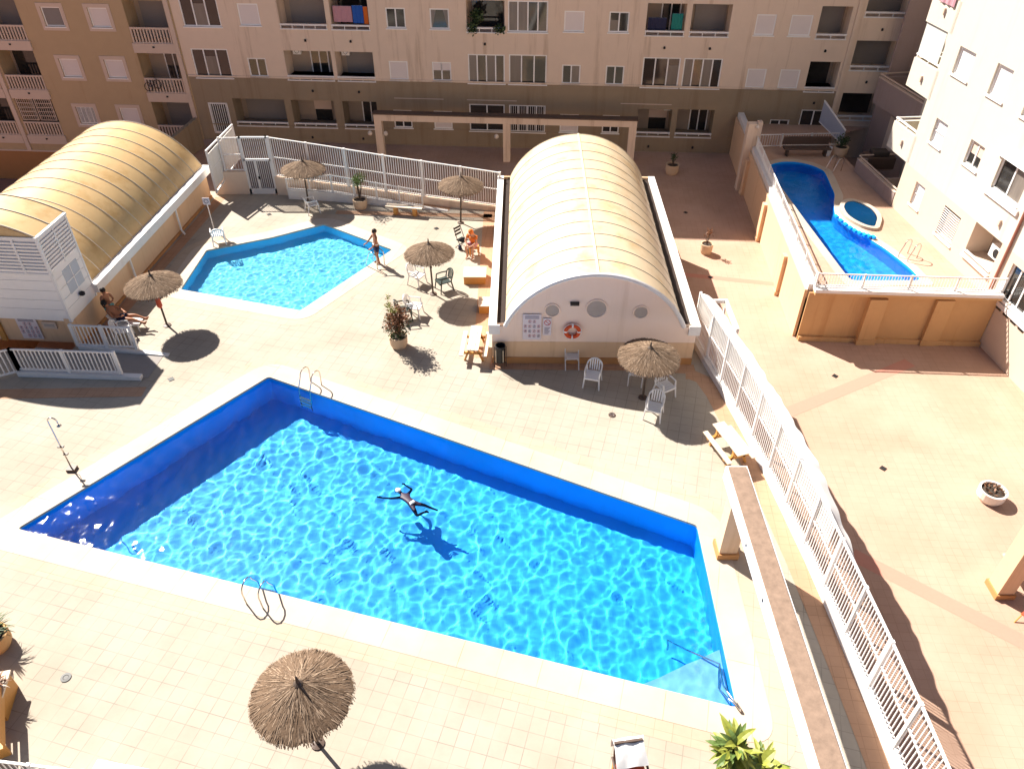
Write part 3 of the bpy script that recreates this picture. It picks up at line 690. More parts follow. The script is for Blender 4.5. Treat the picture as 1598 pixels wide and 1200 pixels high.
water('spa_water', off_poly(SPA, .01), .10, .07, [(.006, 3, 1, 3.3)])
def railing(name, label, pts, z0, z1, sp_=.11, post=2.0, parent=None, group=None, mid=None, pw=.05, bw=.018, m=None, cat='fence', zs=None, zt=None):
    """pts: xy polyline; bars between bottom and top rail"""
    m = m or M_white
    o = thing(name, label, cat, (*pts[0], (zs[0] if zs else z0)), 0, group)
    L = [0]
    for i in range(1, len(pts)): L.append(L[-1] + math.dist(pts[i], pts[i - 1]))
    def at(s):
        for i in range(1, len(pts)):
            if s <= L[i] + 1e-6:
                t = (s - L[i - 1]) / (L[i] - L[i - 1]); break
        x, y = pts[i - 1][0] * (1 - t) + pts[i][0] * t, pts[i - 1][1] * (1 - t) + pts[i][1] * t
        a = zs[i - 1] * (1 - t) + zs[i] * t if zs else z0; b_ = zt[i - 1] * (1 - t) + zt[i] * t if zt else z1
        return x, y, a, b_
    rails = MB(); bars = MB(); n = max(1, round(L[-1] / post)); 
    for k in range(n + 1):
        x, y, a, b_ = at(L[-1] * k / n); pm = MB().obox((x, y, (a + b_) / 2 + .005), (pw * 1.6, pw * 1.6, b_ - a + .03)); pm.build('post', m, o)
    nb = int(L[-1] / sp_)
    for k in range(nb + 1):
        x, y, a, b_ = at(L[-1] * k / nb); bars.box(x - bw / 2, x + bw / 2, y - bw / 2, y + bw / 2, a + .08, b_ - .02)
    ns = max(len(pts) - 1, 1)
    for i in range(1, len(pts)):
        a0, b0 = (zs[i - 1], zs[i]) if zs else (z0, z0); a1, b1 = (zt[i - 1], zt[i]) if zt else (z1, z1)
        rails.seg(pts[i - 1], pts[i], pw, a0 + .05, a0 + .10, b0 + .05, b0 + .10); rails.seg(pts[i - 1], pts[i], pw, a1 - .05, a1, b1 - .05, b1)
        if mid is not None:
            ma, mb_ = a0 * (1 - mid) + a1 * mid, b0 * (1 - mid) + b1 * mid
            rails.seg(pts[i - 1], pts[i], pw * .8, ma - .02, ma + .02, mb_ - .02, mb_ + .02)
    rails.build('rail', m, o); bars.build('bars', m, o)
    return o
railing('terrace_railing', 'white barred railing along the front edge of the raised terrace', [(TX(27.9) + .16, 27.85), (TRX(27.5) - .05, 27.42)], .70, 1.35, .12, 1.9, pw=.04)
railing('terrace_railing', 'low white railing running down the long pool side of the raised terrace', [(TX(28) + .14, 28.0), (TX(44.5) + .14, 44.5)], .70, 1.30, .14, 1.9, pw=.04)
railing('terrace_railing', 'white railing in shade at the far end of the raised terrace', [G(1172, 231, 0), G(1308, 228, 0)], .02, .80, .15, 1.6, pw=.05)
# pillar at the terrace corner
x, y = G(1167, 246, .0); P_ = thing('pillar', 'beige square pillar with a lamp at the far corner of the terrace', 'pillar', (x, y, 0))
MB().box(x - .35, x + .2, y - .15, y + .3, D, 2.0).build('shaft', M_fac, P_)
MB().box(x + .2, x + .45, y - .1, y + .25, .6, 2.1).build('side_panel', M_trimc, P_)
MB().lathe((x + .15, y - .2, 1.75), [(.02, 0), (.11, .06), (.11, .16), (.02, .22)], 10).build('lamp', M_grav, P_, smooth=True)
x, y = G(1149, 258, D); Fn = tag(MB().seg((x, y), (x + .15, y + 3.2), .25, D, .35).build('low_wall', M_cream), 'narrow low wall standing in shade beside the terrace', 'wall')
# frosted screen, bench and pots at the far end of the terrace
q0, q1 = G(1286, 215, 0), G(1312, 232, 0)
Sc = thing('glazed_screen', 'slanting frosted glass screen with white frame on the far terrace', 'screen', (*q1, 0))
MB().seg((q0[0] - .3, q0[1] + .6), q1, .03, .8, 2.0, .3, 1.05).build('pane', mat('pale frosted glass', (.40, .42, .48), .3), Sc)
MB().seg((q0[0] - .3, q0[1] + .6), q1, .07, 2.0, 2.07, 1.05, 1.12).seg((q0[0] - .3, q0[1] + .6), q1, .07, .74, .8, .24, .3).build('frame', M_white, Sc)
x, y = G(1257, 244, 0); Bc = thing('dark_bench', 'long dark bench against the railing on the far terrace', 'bench', (x, y, 0))
MB().box(x - 1.35, x + 1.35, y - .2, y + .35, .42, .50).build('seat', M_brown, Bc)
MB().obox((x, y + .42, .78), (2.7, .06, .5), 0, R(12)).build('backrest', M_brown, Bc)
for sx in (-1.1, 1.1): MB().box(x + sx - .05, x + sx + .05, y - .1, y + .3, 0, .42).build('leg', M_brown, Bc)
def pot(x, y, z, r, h, label, m=M_pot, group=None, soil=True, name='plant_pot'):
    o = thing(name, label, 'plant pot', (x, y, z), 0, group)
    MB().lathe((x, y, z), [(r * .78, 0), (r * .97, h * .35), (r, h), (r * .84, h), (r * .82, h - .07)], 22, False).add([], []).build('bowl', m, o, smooth=False)
    if soil: MB().lathe((x, y, z + h - .09), [(r * .84, 0), (r * .5, .03)], 16).build('soil', M_soil, o)
    return o
def leaf_cluster(mb, c, rad, n, size, up=.3, elong=2.2, squash=1.0):
    c = Vector(c)
    for _ in range(n):
        d = Vector((random.gauss(0, 1), random.gauss(0, 1), random.gauss(0, 1) * squash)).normalized() * rad * random.random() ** .45
        p = c + d; a = Vector((random.gauss(0, 1), random.gauss(0, 1), random.gauss(up, .7))).normalized()
        b_ = a.cross(Vector((random.random(), random.random(), random.random()))).normalized(); s_ = size * random.uniform(.6, 1.4)
        mb.quad(p, p + a * s_ * elong * .5 + b_ * s_ * .5, p + a * s_ * elong, p + a * s_ * elong * .5 - b_ * s_ * .5)
# pots on the plaza and terrace
def plant(name, label, x, y, z, crown, cat='plant', stems=5, m=M_leaf_d, hgt=.8, n=220, size=.06, r=.35, group=None, spread=.35, stem_m=M_pole):
    o = thing(name, label, cat, (x, y, z), 0, group)
    st = MB(); lf = MB(); cs = []
    for k in range(stems):
        a = random.uniform(0, 6.28); rr = spread * random.uniform(.2, 1); top = Vector((x + rr * math.cos(a), y + rr * math.sin(a), z + hgt * random.uniform(.65, 1)))
        mid = Vector((x, y, z)).lerp(top, .5) + Vector((random.uniform(-.06, .06), random.uniform(-.06, .06), .05))
        st.tube([(x, y, z), mid, top], [.022, .015, .007], 5); cs.append(top); cs.append(mid * .4 + top * .6)
    for c in cs: leaf_cluster(lf, c, r, n // len(cs), size)
    st.build('stem', stem_m, o); lf.build('foliage', m, o)
    return o
x, y = G(1101, 395, D); pot(x, y, D, .32, .55, 'cream round pot with a bare bush on the sunlit plaza')
plant('bush', 'small dark bush growing in the pot on the sunlit plaza', x, y, D + .45, None, m=M_leaf_r, hgt=.95, n=110, r=.16, size=.05, spread=.12, stems=4)
x, y = G(1048, 271, D); pot(x, y, D, .42, .6, 'cream round pot standing in shade near the back block')
plant('bush', 'dark bush in the shaded pot near the back block', x, y, D + .5, None, hgt=.8, n=160, r=.2, size=.05, spread=.1)
x, y = G(1543, 778, D); pot(x, y, D, .46, .45, 'white round pot with dry soil on the bright plaza at right', mat('white pot', (.78, .70, .62), .7))
lf = MB(); leaf_cluster(lf, (x, y, D + .42), .33, 70, .06, .4, 2, .2); o = thing('dry_plant', 'low dry plant filling the white pot on the bright plaza', 'plant', (x, y, D + .4)); lf.build('foliage', M_leaf_r, o)
x, y = G(1291, 243, 0); tag(MB().lathe((x, y, 0), [(.14, 0), (.2, .5), (.17, .5), (.16, .44)], 14).build('plant_pot', M_plastic), 'slim white pot on the far terrace beside the bench', 'plant pot')
x, y = G(1309, 243, 0); pot(x, y, 0, .42, .55, 'wide cream pot with a green bush on the far terrace')
plant('bush', 'dark green bush in the wide pot on the far terrace', x, y, .45, None, hgt=.55, n=200, r=.3, size=.07, spread=.1, m=M_leaf_d)
# covered table in shade on the terrace
x, y = G(1366, 262, 0); o = thing('covered_table', 'dark covered table in the shade beside the stepped balconies', 'table', (x, y, 0))
MB().box(x - .8, x + .8, y - .5, y + .5, .1, .78).build('cover', M_brown, o, bevel=.05); MB().box(x - .5, x + .4, y - .4, y + .3, .79, 1.05).build('cushion', M_dark, o, bevel=.06)
# floor drains
for i, (u, v, z, lb) in enumerate(((103, 1057, 0, 'round black floor drain left of the large straw parasol'), (955, 648, 0, 'pale round drain on the deck in front of the arched building'), (267, 592, 0, 'small dark drain beside the ramp kerb'), (420, 335, 0, 'small drain cover beside the far side of the small pool'), (681, 357, 0, 'small drain cover on the deck between two parasols'),
                      (1378, 731, D, 'dark square drain in the middle of the bright plaza'), (1303, 587, D, 'dark drain in front of the terrace wall shadow'), (1109, 433, D, 'dark drain near the arched building shadow'), (1070, 332, D, 'dark drain in the shaded part of the plaza'))):
    x, y = G(u, v, z)
    if i < 2: o = MB().lathe((x, y, z + .006), [(.13, 0), (.13, .014), (.07, .016), (.06, .008)], 16)
    else: o = MB().obox((x, y, z + .012), (.2, .2, .012), .7)
    tag(o.build('floor_drain', M_black if i != 1 else M_steel), lb, 'drain')

# ------------------------------------------------------------------ barrel vaulted halls
def vault(o, a0, a1, y0, y1, zs, zc, nrib, m_roof, rib_r=.016, front_trim=True, seam=True):
    """barrel roof from local x a0..a1, y0..y1, springing zs, crown zc"""
    cx = (a0 + a1) / 2; a = (a1 - a0) / 2; h = zc - zs; Rr = (a * a + h * h) / (2 * h); cz = zc - Rr; th = math.asin(a / Rr)
    N = 40; arc = [(cx + Rr * math.sin(-th + 2 * th * i / N), cz + Rr * math.cos(-th + 2 * th * i / N)) for i in range(N + 1)]
    M = nrib * 2; mb = MB()
    for j in range(M + 1):
        y = y0 + (y1 - y0) * j / M
        for i, (x, z) in enumerate(arc):
            sag = 0
            mb.v.append((x, y, z + sag))
    for j in range(M):
        for i in range(N):
            k = j * (N + 1) + i; mb.f.append((k, k + N + 1, k + N + 2, k + 1)[::-1])
    mb.build('roof_sheet', m_roof, o, world=False, smooth=True)
    for j in range(nrib + 1):
        y = y0 + (y1 - y0) * j / nrib
        MB().tube([(x, y, z + .008) for x, z in arc], rib_r, 6).build('roof_rib', mat('pale roof rib', (.60, .50, .38), .6), o, world=False)
    if seam: MB().box(cx - .04, cx + .04, y0, y1, zc - .02, zc + .036).build('ridge_strip', mat('pale ridge strip', (.80, .68, .46), .5), o, world=False)
    return arc
V = thing('arched_hall', 'arched hall with yellowed barrel roof and pink gable in the middle', 'building', (3.05, 23.42, 0), R(-.7))
arc = vault(V, -3.3, 3.3, .05, 13.1, 1.72, 3.92, 13, M_vault2)
g_ = MB(); k = len(arc)
g_.v += [(x, 0, z) for x, z in arc] + [(3.85, 0, 1.72), (3.85, 0, D + 1.9), (-3.85, 0, D + 1.9), (-3.85, 0, 1.72)]
g_.f.append(tuple(range(k + 4))[::-1]); 
g_ = MB(); P = [(x, z) for x, z in arc] + [(3.8, 1.72), (3.8, .42), (-3.8, .42), (-3.8, 1.72)]
g_.v += [(x, 0, z) for x, z in P] + [(x, .2, z) for x, z in P]; n_ = len(P)
g_.f.append(tuple(range(n_))[::-1]); g_.f.append(tuple(range(n_, 2 * n_)))
g_.build('gable_wall', M_gable, V, world=False)
MB().box(-3.8, 3.8, -.01, .2, .16, 1.02).build('wall_base', M_cream, V, world=False)
MB().box(-3.8, 3.8, -.05, .19, 0, .30).build('skirting', mat('orange skirting', (.50, .24, .09), .8), V, world=False)
MB().box(-3.9, 3.9, -.42, -.05, 0, .02).build('paving_edge', M_brick, V, world=False)
tr = MB(); tr.tube([(x, -.02, z + .02) for x, z in arc], .085, 8); tr.build('arch_trim', M_gut, V, world=False)
for s in (-1, 1):
    MB().box(min(s * 3.62, s * 3.92), max(s * 3.62, s * 3.92), -.03, 13.1, 1.40, 1.78).build('gutter', M_gut, V, world=False)
    MB().box(min(s * 3.3, s * 3.62), max(s * 3.3, s * 3.62), .02, 13.1, 1.45, 1.60).build('valley_channel', M_dgut, V, world=False)
    MB().box(min(s * 3.55, s * 3.80), max(s * 3.55, s * 3.80), .2, 13.0, -2 if s > 0 else 0, 1.40).build('side_wall', M_cream, V, world=False)
    MB().box(min(s * 3.5, s * 3.92), max(s * 3.5, s * 3.92), -.06, .0, 1.38, 1.79).build('gutter_end', M_gut, V, world=False)
MB().box(-3.8, 3.8, 13.1, 13.2, -2, 1.72).build('end_wall', M_cream, V, world=False)
ge = MB(); ge.v += [(x, 13.12, z) for x, z in arc]; ge.f.append(tuple(range(k))); ge.build('end_gable', M_gable, V, world=False)
MB().box(-3.5, 3.5, .3, 13, -.1, .0).build('inner_floor', M_dark, V, world=False)
def ongable(u, v):  # pixel -> local (x, z) on the gable plane
    d = ray(u, v); t = 23.4 / d.y; return d.x * t - 3.05, H + d.z * t
for (u, v, r) in ((862, 485, .27), (931, 482, .38), (1000, 487, .27)):
    x, z = ongable(u, v); pr_ = [(r, 0), (r, .05)]
    ring = MB(); N = 24
    for i in range(N): pass
    ring.tube([(x + r * math.cos(2 * math.pi * i / 24), -.02, z + r * math.sin(2 * math.pi * i / 24)) for i in range(25)], .03, 6)
    rg = ring.build('round_vent', M_gable, V, world=False)
    dc = MB(); dc.v += [(x + r * math.cos(2 * math.pi * i / 24), -.012, z + r * math.sin(2 * math.pi * i / 24)) for i in range(24)]; dc.f.append(tuple(range(24)))
    dc.build('vent_louver', mat('vent louver', (.46, .39, .34), .7, extra=lambda n, tc, o: blind_lines(n, tc, o)), rg, world=False)
x, z = ongable(897, 474); MB().box(x - .16, x + .16, -.12, 0, z - .04, z + .06).build('wall_lamp', M_black, V, world=False)
def sign_board(o, x0, x1, z0, z1, y, rows_=4, cols=4, title=True, nrm=-1):
    b_ = MB().box(x0, x1, y - .03 if nrm < 0 else y, y if nrm < 0 else y + .03, z0, z1).build('board', mat('white sign board', (.74, .68, .70), .5), o, world=False)
# rules board, notice, lifebuoy: each its own thing hung on the gable
def gable_world(x, z, off=-.04):
    c, s = math.cos(R(-.7)), math.sin(R(-.7)); return (3.05 + x * c - off * s, 23.42 + x * s + off * c, z)
def board(u0, v0, u1, v1, label, pict):
    x0, z1 = ongable(u0, v0); x1, z0 = ongable(u1, v1); c = gable_world((x0 + x1) / 2, z0)
    o = thing('notice_board', label, 'sign', c, R(-.7)); w_, h_ = x1 - x0, z1 - z0
    MB().box(-w_ / 2, w_ / 2, -.015, .015, 0, h_).build('board', mat('white sign board', (.72, .64, .66), .5, .02), o, world=False)
    pict(o, w_, h_)
    return o
M_ink = mat('blue grey sign ink', (.10, .09, .16), .6); M_inkr = mat('red sign ink', (.55, .06, .05), .6); M_inkb = mat('black sign ink', (.03, .03, .04), .6)
def pict_rules(o, w_, h_):
    tx = MB()
    for k in range(3): tx.box(-w_ * .38, w_ * .38, -.019, -.016, h_ * (.93 - .045 * k), h_ * (.95 - .045 * k))
    for r in range(4):
        for c in range(4):
            if r == 0 and c in (0, 3): continue
            if r == 3 and c == 0: continue
            cx = -w_ * .36 + w_ * .24 * c; cz = h_ * (.74 - .19 * r); rr = w_ * .075
            ring = [(cx + rr * math.cos(i * math.pi / 6), -.018, cz + rr * math.sin(i * math.pi / 6)) for i in range(13)]
            MB().tube(ring, .006, 4).build('pictogram_ring', M_inkr if (r + c) % 3 else M_ink, o, world=False)
            tx.obox((cx, -.0175, cz), (rr * 1.0, .004, rr * .45), 0, 0, R(35 + 40 * c)).obox((cx, -.0178, cz), (rr * .5, .004, rr * .9), 0, 0, R(10 * r))
            tx.box(cx - rr, cx + rr, -.019, -.016, cz - rr * 1.5, cz - rr * 1.3)
    tx.build('pictogram', M_ink, o, world=False)
board(816, 491, 844, 530, 'white rules board with four rows of pictograms on the arched gable', pict_rules)
def pict_no(o, w_, h_):
    rr = w_ * .36; cz = h_ * .76
    MB().tube([(rr * math.cos(i * math.pi / 8), -.02, cz + rr * math.sin(i * math.pi / 8)) for i in range(17)], .012, 5).build('prohibition_ring', M_inkr, o, world=False)
    MB().obox((0, -.018, cz), (rr * 2, .004, .02), 0, 0, R(45)).build('prohibition_bar', M_inkr, o, world=False)
    t = MB()
    for k in range(6): t.box(-w_ * .34, w_ * (.34 - .1 * (k % 3)), -.019, -.016, h_ * (.45 - .07 * k), h_ * (.475 - .07 * k))
    t.build('text_lines', M_ink, o, world=False)
board(848, 497, 860, 523, 'narrow white notice with a red ring between rules board and lifebuoy', pict_no)
x, z = ongable(893, 515); c = gable_world(x, z - .42, -.12)
lb = thing('lifebuoy', 'orange red lifebuoy ring hanging on the arched gable', 'lifebuoy', c, R(-.7))
def torus(mb, c, R1, r, a0=0, a1=2 * math.pi, n=28):
    mb.tube([(c[0] + R1 * math.cos(a0 + (a1 - a0) * i / n), c[1], c[2] + R1 * math.sin(a0 + (a1 - a0) * i / n)) for i in range(n + 1)], r, 9); return mb
torus(MB(), (0, 0, .42), .25, .075).build('ring', M_ring, lb, world=False, smooth=True)
bnd = MB()
for k in range(4): torus(bnd, (0, 0, .42), .25, .082, k * math.pi / 2 - .12 + .0, k * math.pi / 2 + .12, 3)
bnd.build('white_band', M_plastic, lb, world=False)
torus(MB(), (0, -.03, .42), .34, .01).build('grab_rope', M_plastic, lb, world=False)

# left hall with its louvred annex
LV = thing('arched_hall', 'left arched hall with golden barrel roof and white siding annex', 'building', (-16.95, 24.5, 0), R(-4.6))
vault(LV, -7.3, -.12, 1.9, 13.4, 1.72, 3.95, 12, M_vault, .024, seam=False)
MB().box(-.3, -.04, -.0, 13.4, 0, 1.35).build('side_wall', M_cream, LV, world=False)
MB().box(-.12, .22, 1.85, 13.5, 1.36, 1.74).build('gutter', M_gut, LV, world=False)
MB().box(-.03, .02, 0, 13.4, 0, .14).build('skirting', mat('orange skirting', (.50, .24, .09), .8), LV, world=False)
MB().box(-7.6, -7.3, 1.9, 13.4, D - 3.3, 1.74).box(-7.4, -.3, 13.3, 13.4, -3, 1.72).build('far_wall', M_cream, LV, world=False)
for y in (4.6, 9.3):
    MB().tube([(.12, y, 1.36), (.12, y, .25), (.3, y - .1, .06)], .05, 8).build('downpipe', M_gut, LV, world=False)
# annex box
zb, zt = 1.2, 4.72
MB().box(-7.6, 0, .02, 1.9, zb, zt).build('annex_wall', M_siding, LV, world=False)
sd = MB()
for k in range(6):
    z = zb + .12 + k * .42
    if z < 3.3: sd.box(-7.6, .012, .0, .019, z, z + .395); sd.box(.001, .018, .03, 1.88, z, z + .395)
sd.build('siding_board', M_siding, LV, world=False)
lv = MB()
for k in range(9):
    z = 3.42 + k * .14; lv.obox((-3.8, -.01, z), (7.5, .02, .11), 0, R(30)); lv.obox((.02, .95, z), (.02, 1.75, .11), 0, 0, R(30))
lv.build('louver', M_siding, LV, world=False)
pl = MB()
for x0 in (-7.6, -5.4, -3.2, -1.0, -.06): pl.box(x0, x0 + .09, -.035, .0, 3.3, zt)
pl.box(-.05, .05, -.05, .05, zb, zt).box(.0, .045, .93, 1.0, 3.3, zt).box(.0, .045, 1.84, 1.92, zb, zt).box(-7.6, .05, -.05, .06, zt, zt + .09).box(-.05, .06, 0, 1.95, zt, zt + .09).box(-7.6, .05, -.04, .02, 3.24, 3.32)
pl.build('corner_trim', M_white, LV, world=False)
vault(LV, -5.2, .02, .02, 2.0, zt + .05, zt + .72, 2, M_vault, .03, seam=False)
ge = MB(); n_ = 20
ge.v += [(-5.2 + 5.22 * i / n_, -.0, zt + .05 + .66 * math.sin(math.pi * i / n_)) for i in range(n_ + 1)]; ge.f.append(tuple(range(n_ + 1)))
ge.build('annex_gable', M_vault, LV, world=False)
wn_ = MB().box(.0, .03, .55, 1.55, 2.1, 3.1).build('window', mat('grey blue shutter', (.50, .53, .58), .6), LV, world=False)
MB().box(.02, .045, 1.03, 1.07, 2.1, 3.1).box(.02, .045, .55, 1.55, 2.58, 2.62).build('window_bar', M_siding, wn_, world=False)
MB().lathe((.12, 1.0, 1.75), [(.02, 0), (.10, .05), (.11, .14), (.04, .2)], 10).build('wall_lamp', M_black, LV, world=False)
MB().box(-7.6, -.02, .25, .35, 0, zb).box(-.3, -.1, .25, 1.9, 0, zb).build('annex_base_wall', M_cream, LV, world=False)
def lvw(x, y, z):
    c, s = math.cos(R(-4.6)), math.sin(R(-4.6)); return (-16.95 + x * c - y * s, 24.5 + x * s + y * c, z)
o = thing('notice_board', 'large white rules board with pictograms on the annex wall at left', 'sign', lvw(-2.05, .2, .15), R(-4.6))
MB().box(-.42, .42, -.015, .015, 0, .98).build('board', mat('white sign board', (.72, .64, .66), .5, .02), o, world=False); pict_rules(o, .84, .98)
o = thing('notice_board', 'small cream nameplate beside the large rules board at left', 'sign', lvw(-1.15, .2, .68), R(-4.6))
MB().box(-.28, .28, -.02, .02, 0, .32).build('board', M_trimc, o, world=False); MB().box(-.2, .2, -.025, -.021, .1, .22).build('text_lines', mat('faint lettering', (.42, .36, .32), .7), o, world=False)
tag(MB().box(-.1, .1, -.1, .1, 0, 1.15).build('door_post', M_wood), 'brown door frame at the left end of the annex', 'door'); bpy.data.objects['door_post'].location = lvw(-3.3, .25, 0)

# ------------------------------------------------------------------ fences and ramps
kz = .26
kb = thing('fence_kerb', 'thick white kerb carrying the curved fence along the plaza', 'kerb', (8.8, 8, 0))
mb = MB()
for i in range(1, len(fenceR)): mb.seg(fenceR[i - 1], fenceR[i], .26, .0, kz)
mb.build('kerb', M_gut, kb)
mb = MB()
for i in range(1, len(fenceR)): mb.seg((fenceR[i - 1][0] + .16, fenceR[i - 1][1]), (fenceR[i][0] + .16, fenceR[i][1]), .06, D, .0)
mb.build('retaining_face', M_ret, kb)
railing('metal_fence', 'tall white barred metal fence curving along the right edge of the pool deck', fenceR, kz, 2.2, .12, 1.55, mid=.52, pw=.055, bw=.026)
# white cloth hung on the outside of the fence, leaning outwards
cl = MB(); pts = [p for p in fenceR if 12.3 <= p[1] <= 25.2]
def fr_at(y):
    for i in range(1, len(fenceR)):
        if fenceR[i - 1][1] <= y <= fenceR[i][1]:
            t = (y - fenceR[i - 1][1]) / (fenceR[i][1] - fenceR[i - 1][1]); return fenceR[i - 1][0] * (1 - t) + fenceR[i][0] * t
    return fenceR[-1][0]
N = 120
prof = [(.05, 1.30), (.06, 1.7), (.05, 2.10), (.07, 2.16), (.30, 2.06), (.62, 1.86)]
for i in range(N + 1):
    y = 13.6 + (25.0 - 13.6) * i / N; x = fr_at(y); sg = max(0, (15.6 - y) / 2.0)
    for j, (dx, z) in enumerate(prof):
        wob = .045 * noise.noise(Vector((y * 2.2, j * .7, 1)))
        cl.v.append((x + dx * (1 - .35 * sg * (j > 3)) + wob * (j > 2), y - (.9 * sg if j > 3 else 0), z + wob * .8 - (.18 * sg if j > 3 else 0)))
for i in range(N):
    for j in range(len(prof) - 1):
        k = i * len(prof) + j; cl.f.append((k, k + len(prof), k + len(prof) + 1, k + 1))
M_cloth = mat('white shade cloth', (.80, .78, .75), .9, .03, 5)
o = tag(cl.build('shade_cloth', M_cloth, smooth=True), 'white shade cloth hung over the outside of the curved fence', 'shade cloth')
fr = thing('gate_surround', 'white metal frame end with an opening at the start of the shade cloth', 'gate surround', (7.9, 25.2, D))
MB().box(7.35, 8.35, 25.1, 25.2, 1.65, 1.78).box(8.25, 8.35, 23.2, 25.1, 1.55, 1.78).box(8.27, 8.33, 25.1, 25.2, D, 1.65).build('frame_bar', M_white, fr)
MB().box(7.40, 7.48, 23.45, 23.75, 0, 1.7).build('gate_post', M_white, fr)
# far side: wall with gate, bars above, ramp with low railing
FW = thing('boundary_wall', 'low beige wall under the far fence behind the small pool', 'wall', (-6.5, 37.3, 0), 0)
pa, pb_ = (-12.45, 38.28), (-.62, 36.35)
MB().seg(pa, pb_, .25, D, 1.0, D, .20).build('wall', M_fac, FW)
MB().seg((-15.75, 38.3), (-13.95, 38.36), .25, D, 1.25).build('wall', M_fac, FW)
railing('metal_fence', 'long white barred fence above the wall behind the small pool', [pa, (-9.5, 37.8), (-6.5, 37.31), (-3.5, 36.82), pb_], 0, 0, .12, 2.0, mid=.5, pw=.07, bw=.034, zs=[1.0, .8, .6, .4, .2], zt=[3.1, 2.85, 2.55, 2.3, 2.05])
railing('metal_fence', 'short stretch of white barred fence left of the entrance gate', [(-15.0, 38.33), (-14.0, 38.35)], 1.25, 3.05, .13, 1.0, mid=.5)
gt = thing('entrance_gate', 'white framed metal entrance gate with bars above it', 'gate', (-13.3, 38.3, 0))
gx0, gx1, gy = -13.95, -12.5, 38.25
MB().box(gx0, gx0 + .1, gy, gy + .1, 0, 3.1).box(gx1 - .1, gx1, gy, gy + .1, 0, 3.1).box(gx0, gx1, gy, gy + .1, 1.82, 1.93).box(gx0, gx1, gy, gy + .1, 3.02, 3.1).box(gx0, gx1, gy, gy + .08, 0, .3).build('frame', M_white, gt)
MB().box(gx0 + .55, gx0 + .66, gy - .02, gy + .06, .3, 1.82).build('stile', M_white, gt)
bb = MB()
for k in range(1, 14): x = gx0 + (gx1 - gx0) * k / 14; bb.box(x - .012, x + .012, gy + .03, gy + .06, .3, 3.05)
bb.build('bars', M_white, gt); MB().box(gx0 + .1, gx1 - .1, gy + .07, gy + .09, .3, 1.82).build('mesh_panel', mat('mauve grey mesh', (.20, .15, .15), .8), gt)
MB().box(gx0 + .62, gx0 + .72, gy - .05, gy - .02, .85, 1.0).build('lock', M_black, gt)
# cream panelled screen left of the gate
q = [G(322, 250, 3.1), G(364, 216, 3.1)]
q = [(-15.35, 37.3), (-14.75, 40.0)]
pn = thing('panel_fence', 'cream sheet clad fence panels at the far end of the left hall', 'fence', (*q[0], 0))
MB().seg(q[0], q[1], .03, .75, 2.55, 1.3, 2.95).build('sheet', M_wpanel, pn)
f_ = MB(); 
for t in (0, .45, 1.0):
    x, y = q[0][0] + (q[1][0] - q[0][0]) * t, q[0][1] + (q[1][1] - q[0][1]) * t; f_.box(x - .04, x + .05, y - .05, y + .05, .5 + .7 * t, 2.8 + .3 * t)
f_.seg(q[0], q[1], .07, 2.72, 2.80, 3.02, 3.1).seg(q[0], q[1], .06, 1.7, 1.75, 2.2, 2.25).seg(q[0], q[1], .07, .5, .58, 1.25, 1.33)
f_.build('frame', M_white, pn)
# ramp behind the small pool
rp_ = [(-11.75, 37.72), (-9.35, 37.42), (-4.6, 36.52)]
struct(MB().seg(rp_[0], rp_[1], .16, 0, .55, 0, .50).seg(rp_[1], (-3.3, 36.28), .16, 0, .50, 0, .03).build('ramp_kerb', M_gut))
struct(MB().seg((-11.7, 37.95), (-9.3, 37.62), .38, 0, .5, 0, .46).seg((-9.3, 37.62), (-3.2, 36.52), .36, 0, .46, 0, .01).build('ramp', M_brick))
railing('ramp_railing', 'low white railing along the sloping ramp behind the small pool', rp_, 0, 0, .13, 1.3, pw=.05, zs=[.5, .48, .12], zt=[1.10, 1.45, 1.02])
# ramp in front of the annex
def G2(u, v): return G(u, v, 0)
struct(MB().seg((-18.55, 22.72), (-13.85, 22.48), .22, 0, .22, 0, .16).build('ramp_kerb', M_gut))
struct(MB().seg((-16.9, 24.25), (-13.35, 23.95), .18, 0, .30, 0, .04).build('ramp_kerb', M_gut))
struct(MB().seg((-18.6, 23.5), (-13.6, 23.2), 1.35, 0, .22, 0, .012).build('ramp', mat('dark ramp paving', (.30, .27, .25), .9)))
railing('ramp_railing', 'white barred railing on the near side of the annex ramp', [(-18.5, 22.75), (-14.6, 22.55)], .2, 1.2, .155, 1.95, pw=.07, bw=.035)
railing('ramp_railing', 'white barred railing at the far left leading away from the annex ramp', [(-21.5, 21.2), (-18.5, 22.75)], .1, 1.2, .155, 2, pw=.07, bw=.035)
railing('ramp_railing', 'white barred railing on the far side of the annex ramp', [(-16.95, 24.3), (-14.6, 24.12)], .2, 1.2, .155, 1.2, pw=.07, bw=.035)
# ------------------------------------------------------------------ concrete frames
pf = thing('concrete_frame', 'long concrete pergola frame with rough stony top at lower right', 'pergola', (6.2, 14.3, 0))
MB().box(5.78, 6.36, 1.0, 14.75, 2.72, 3.18).build('beam', M_gut, pf)
MB().box(5.83, 6.31, 1.1, 14.68, 3.181, 3.22).build('beam_topping', M_stone, pf)
MB().box(5.98, 6.5, 14.15, 14.65, 0, 2.719).build('post', M_cream, pf)
MB().box(5.93, 6.55, 14.08, 14.7, 0, .22).build('post_base', mat('orange skirting', (.50, .24, .09), .8), pf)
lm = MB().box(5.95, 6.1, 14.05, 14.12, 2.35, 2.6).build('lamp', M_brown, pf)
for y in (12.2, 10.6): MB().box(5.765, 5.778, y, y + .05, 2.92, 3.0).build('bolt', M_black, pf)
pf2 = thing('concrete_frame', 'concrete pergola post on the plaza at the right edge', 'pergola', (14.9, 14.4, D))
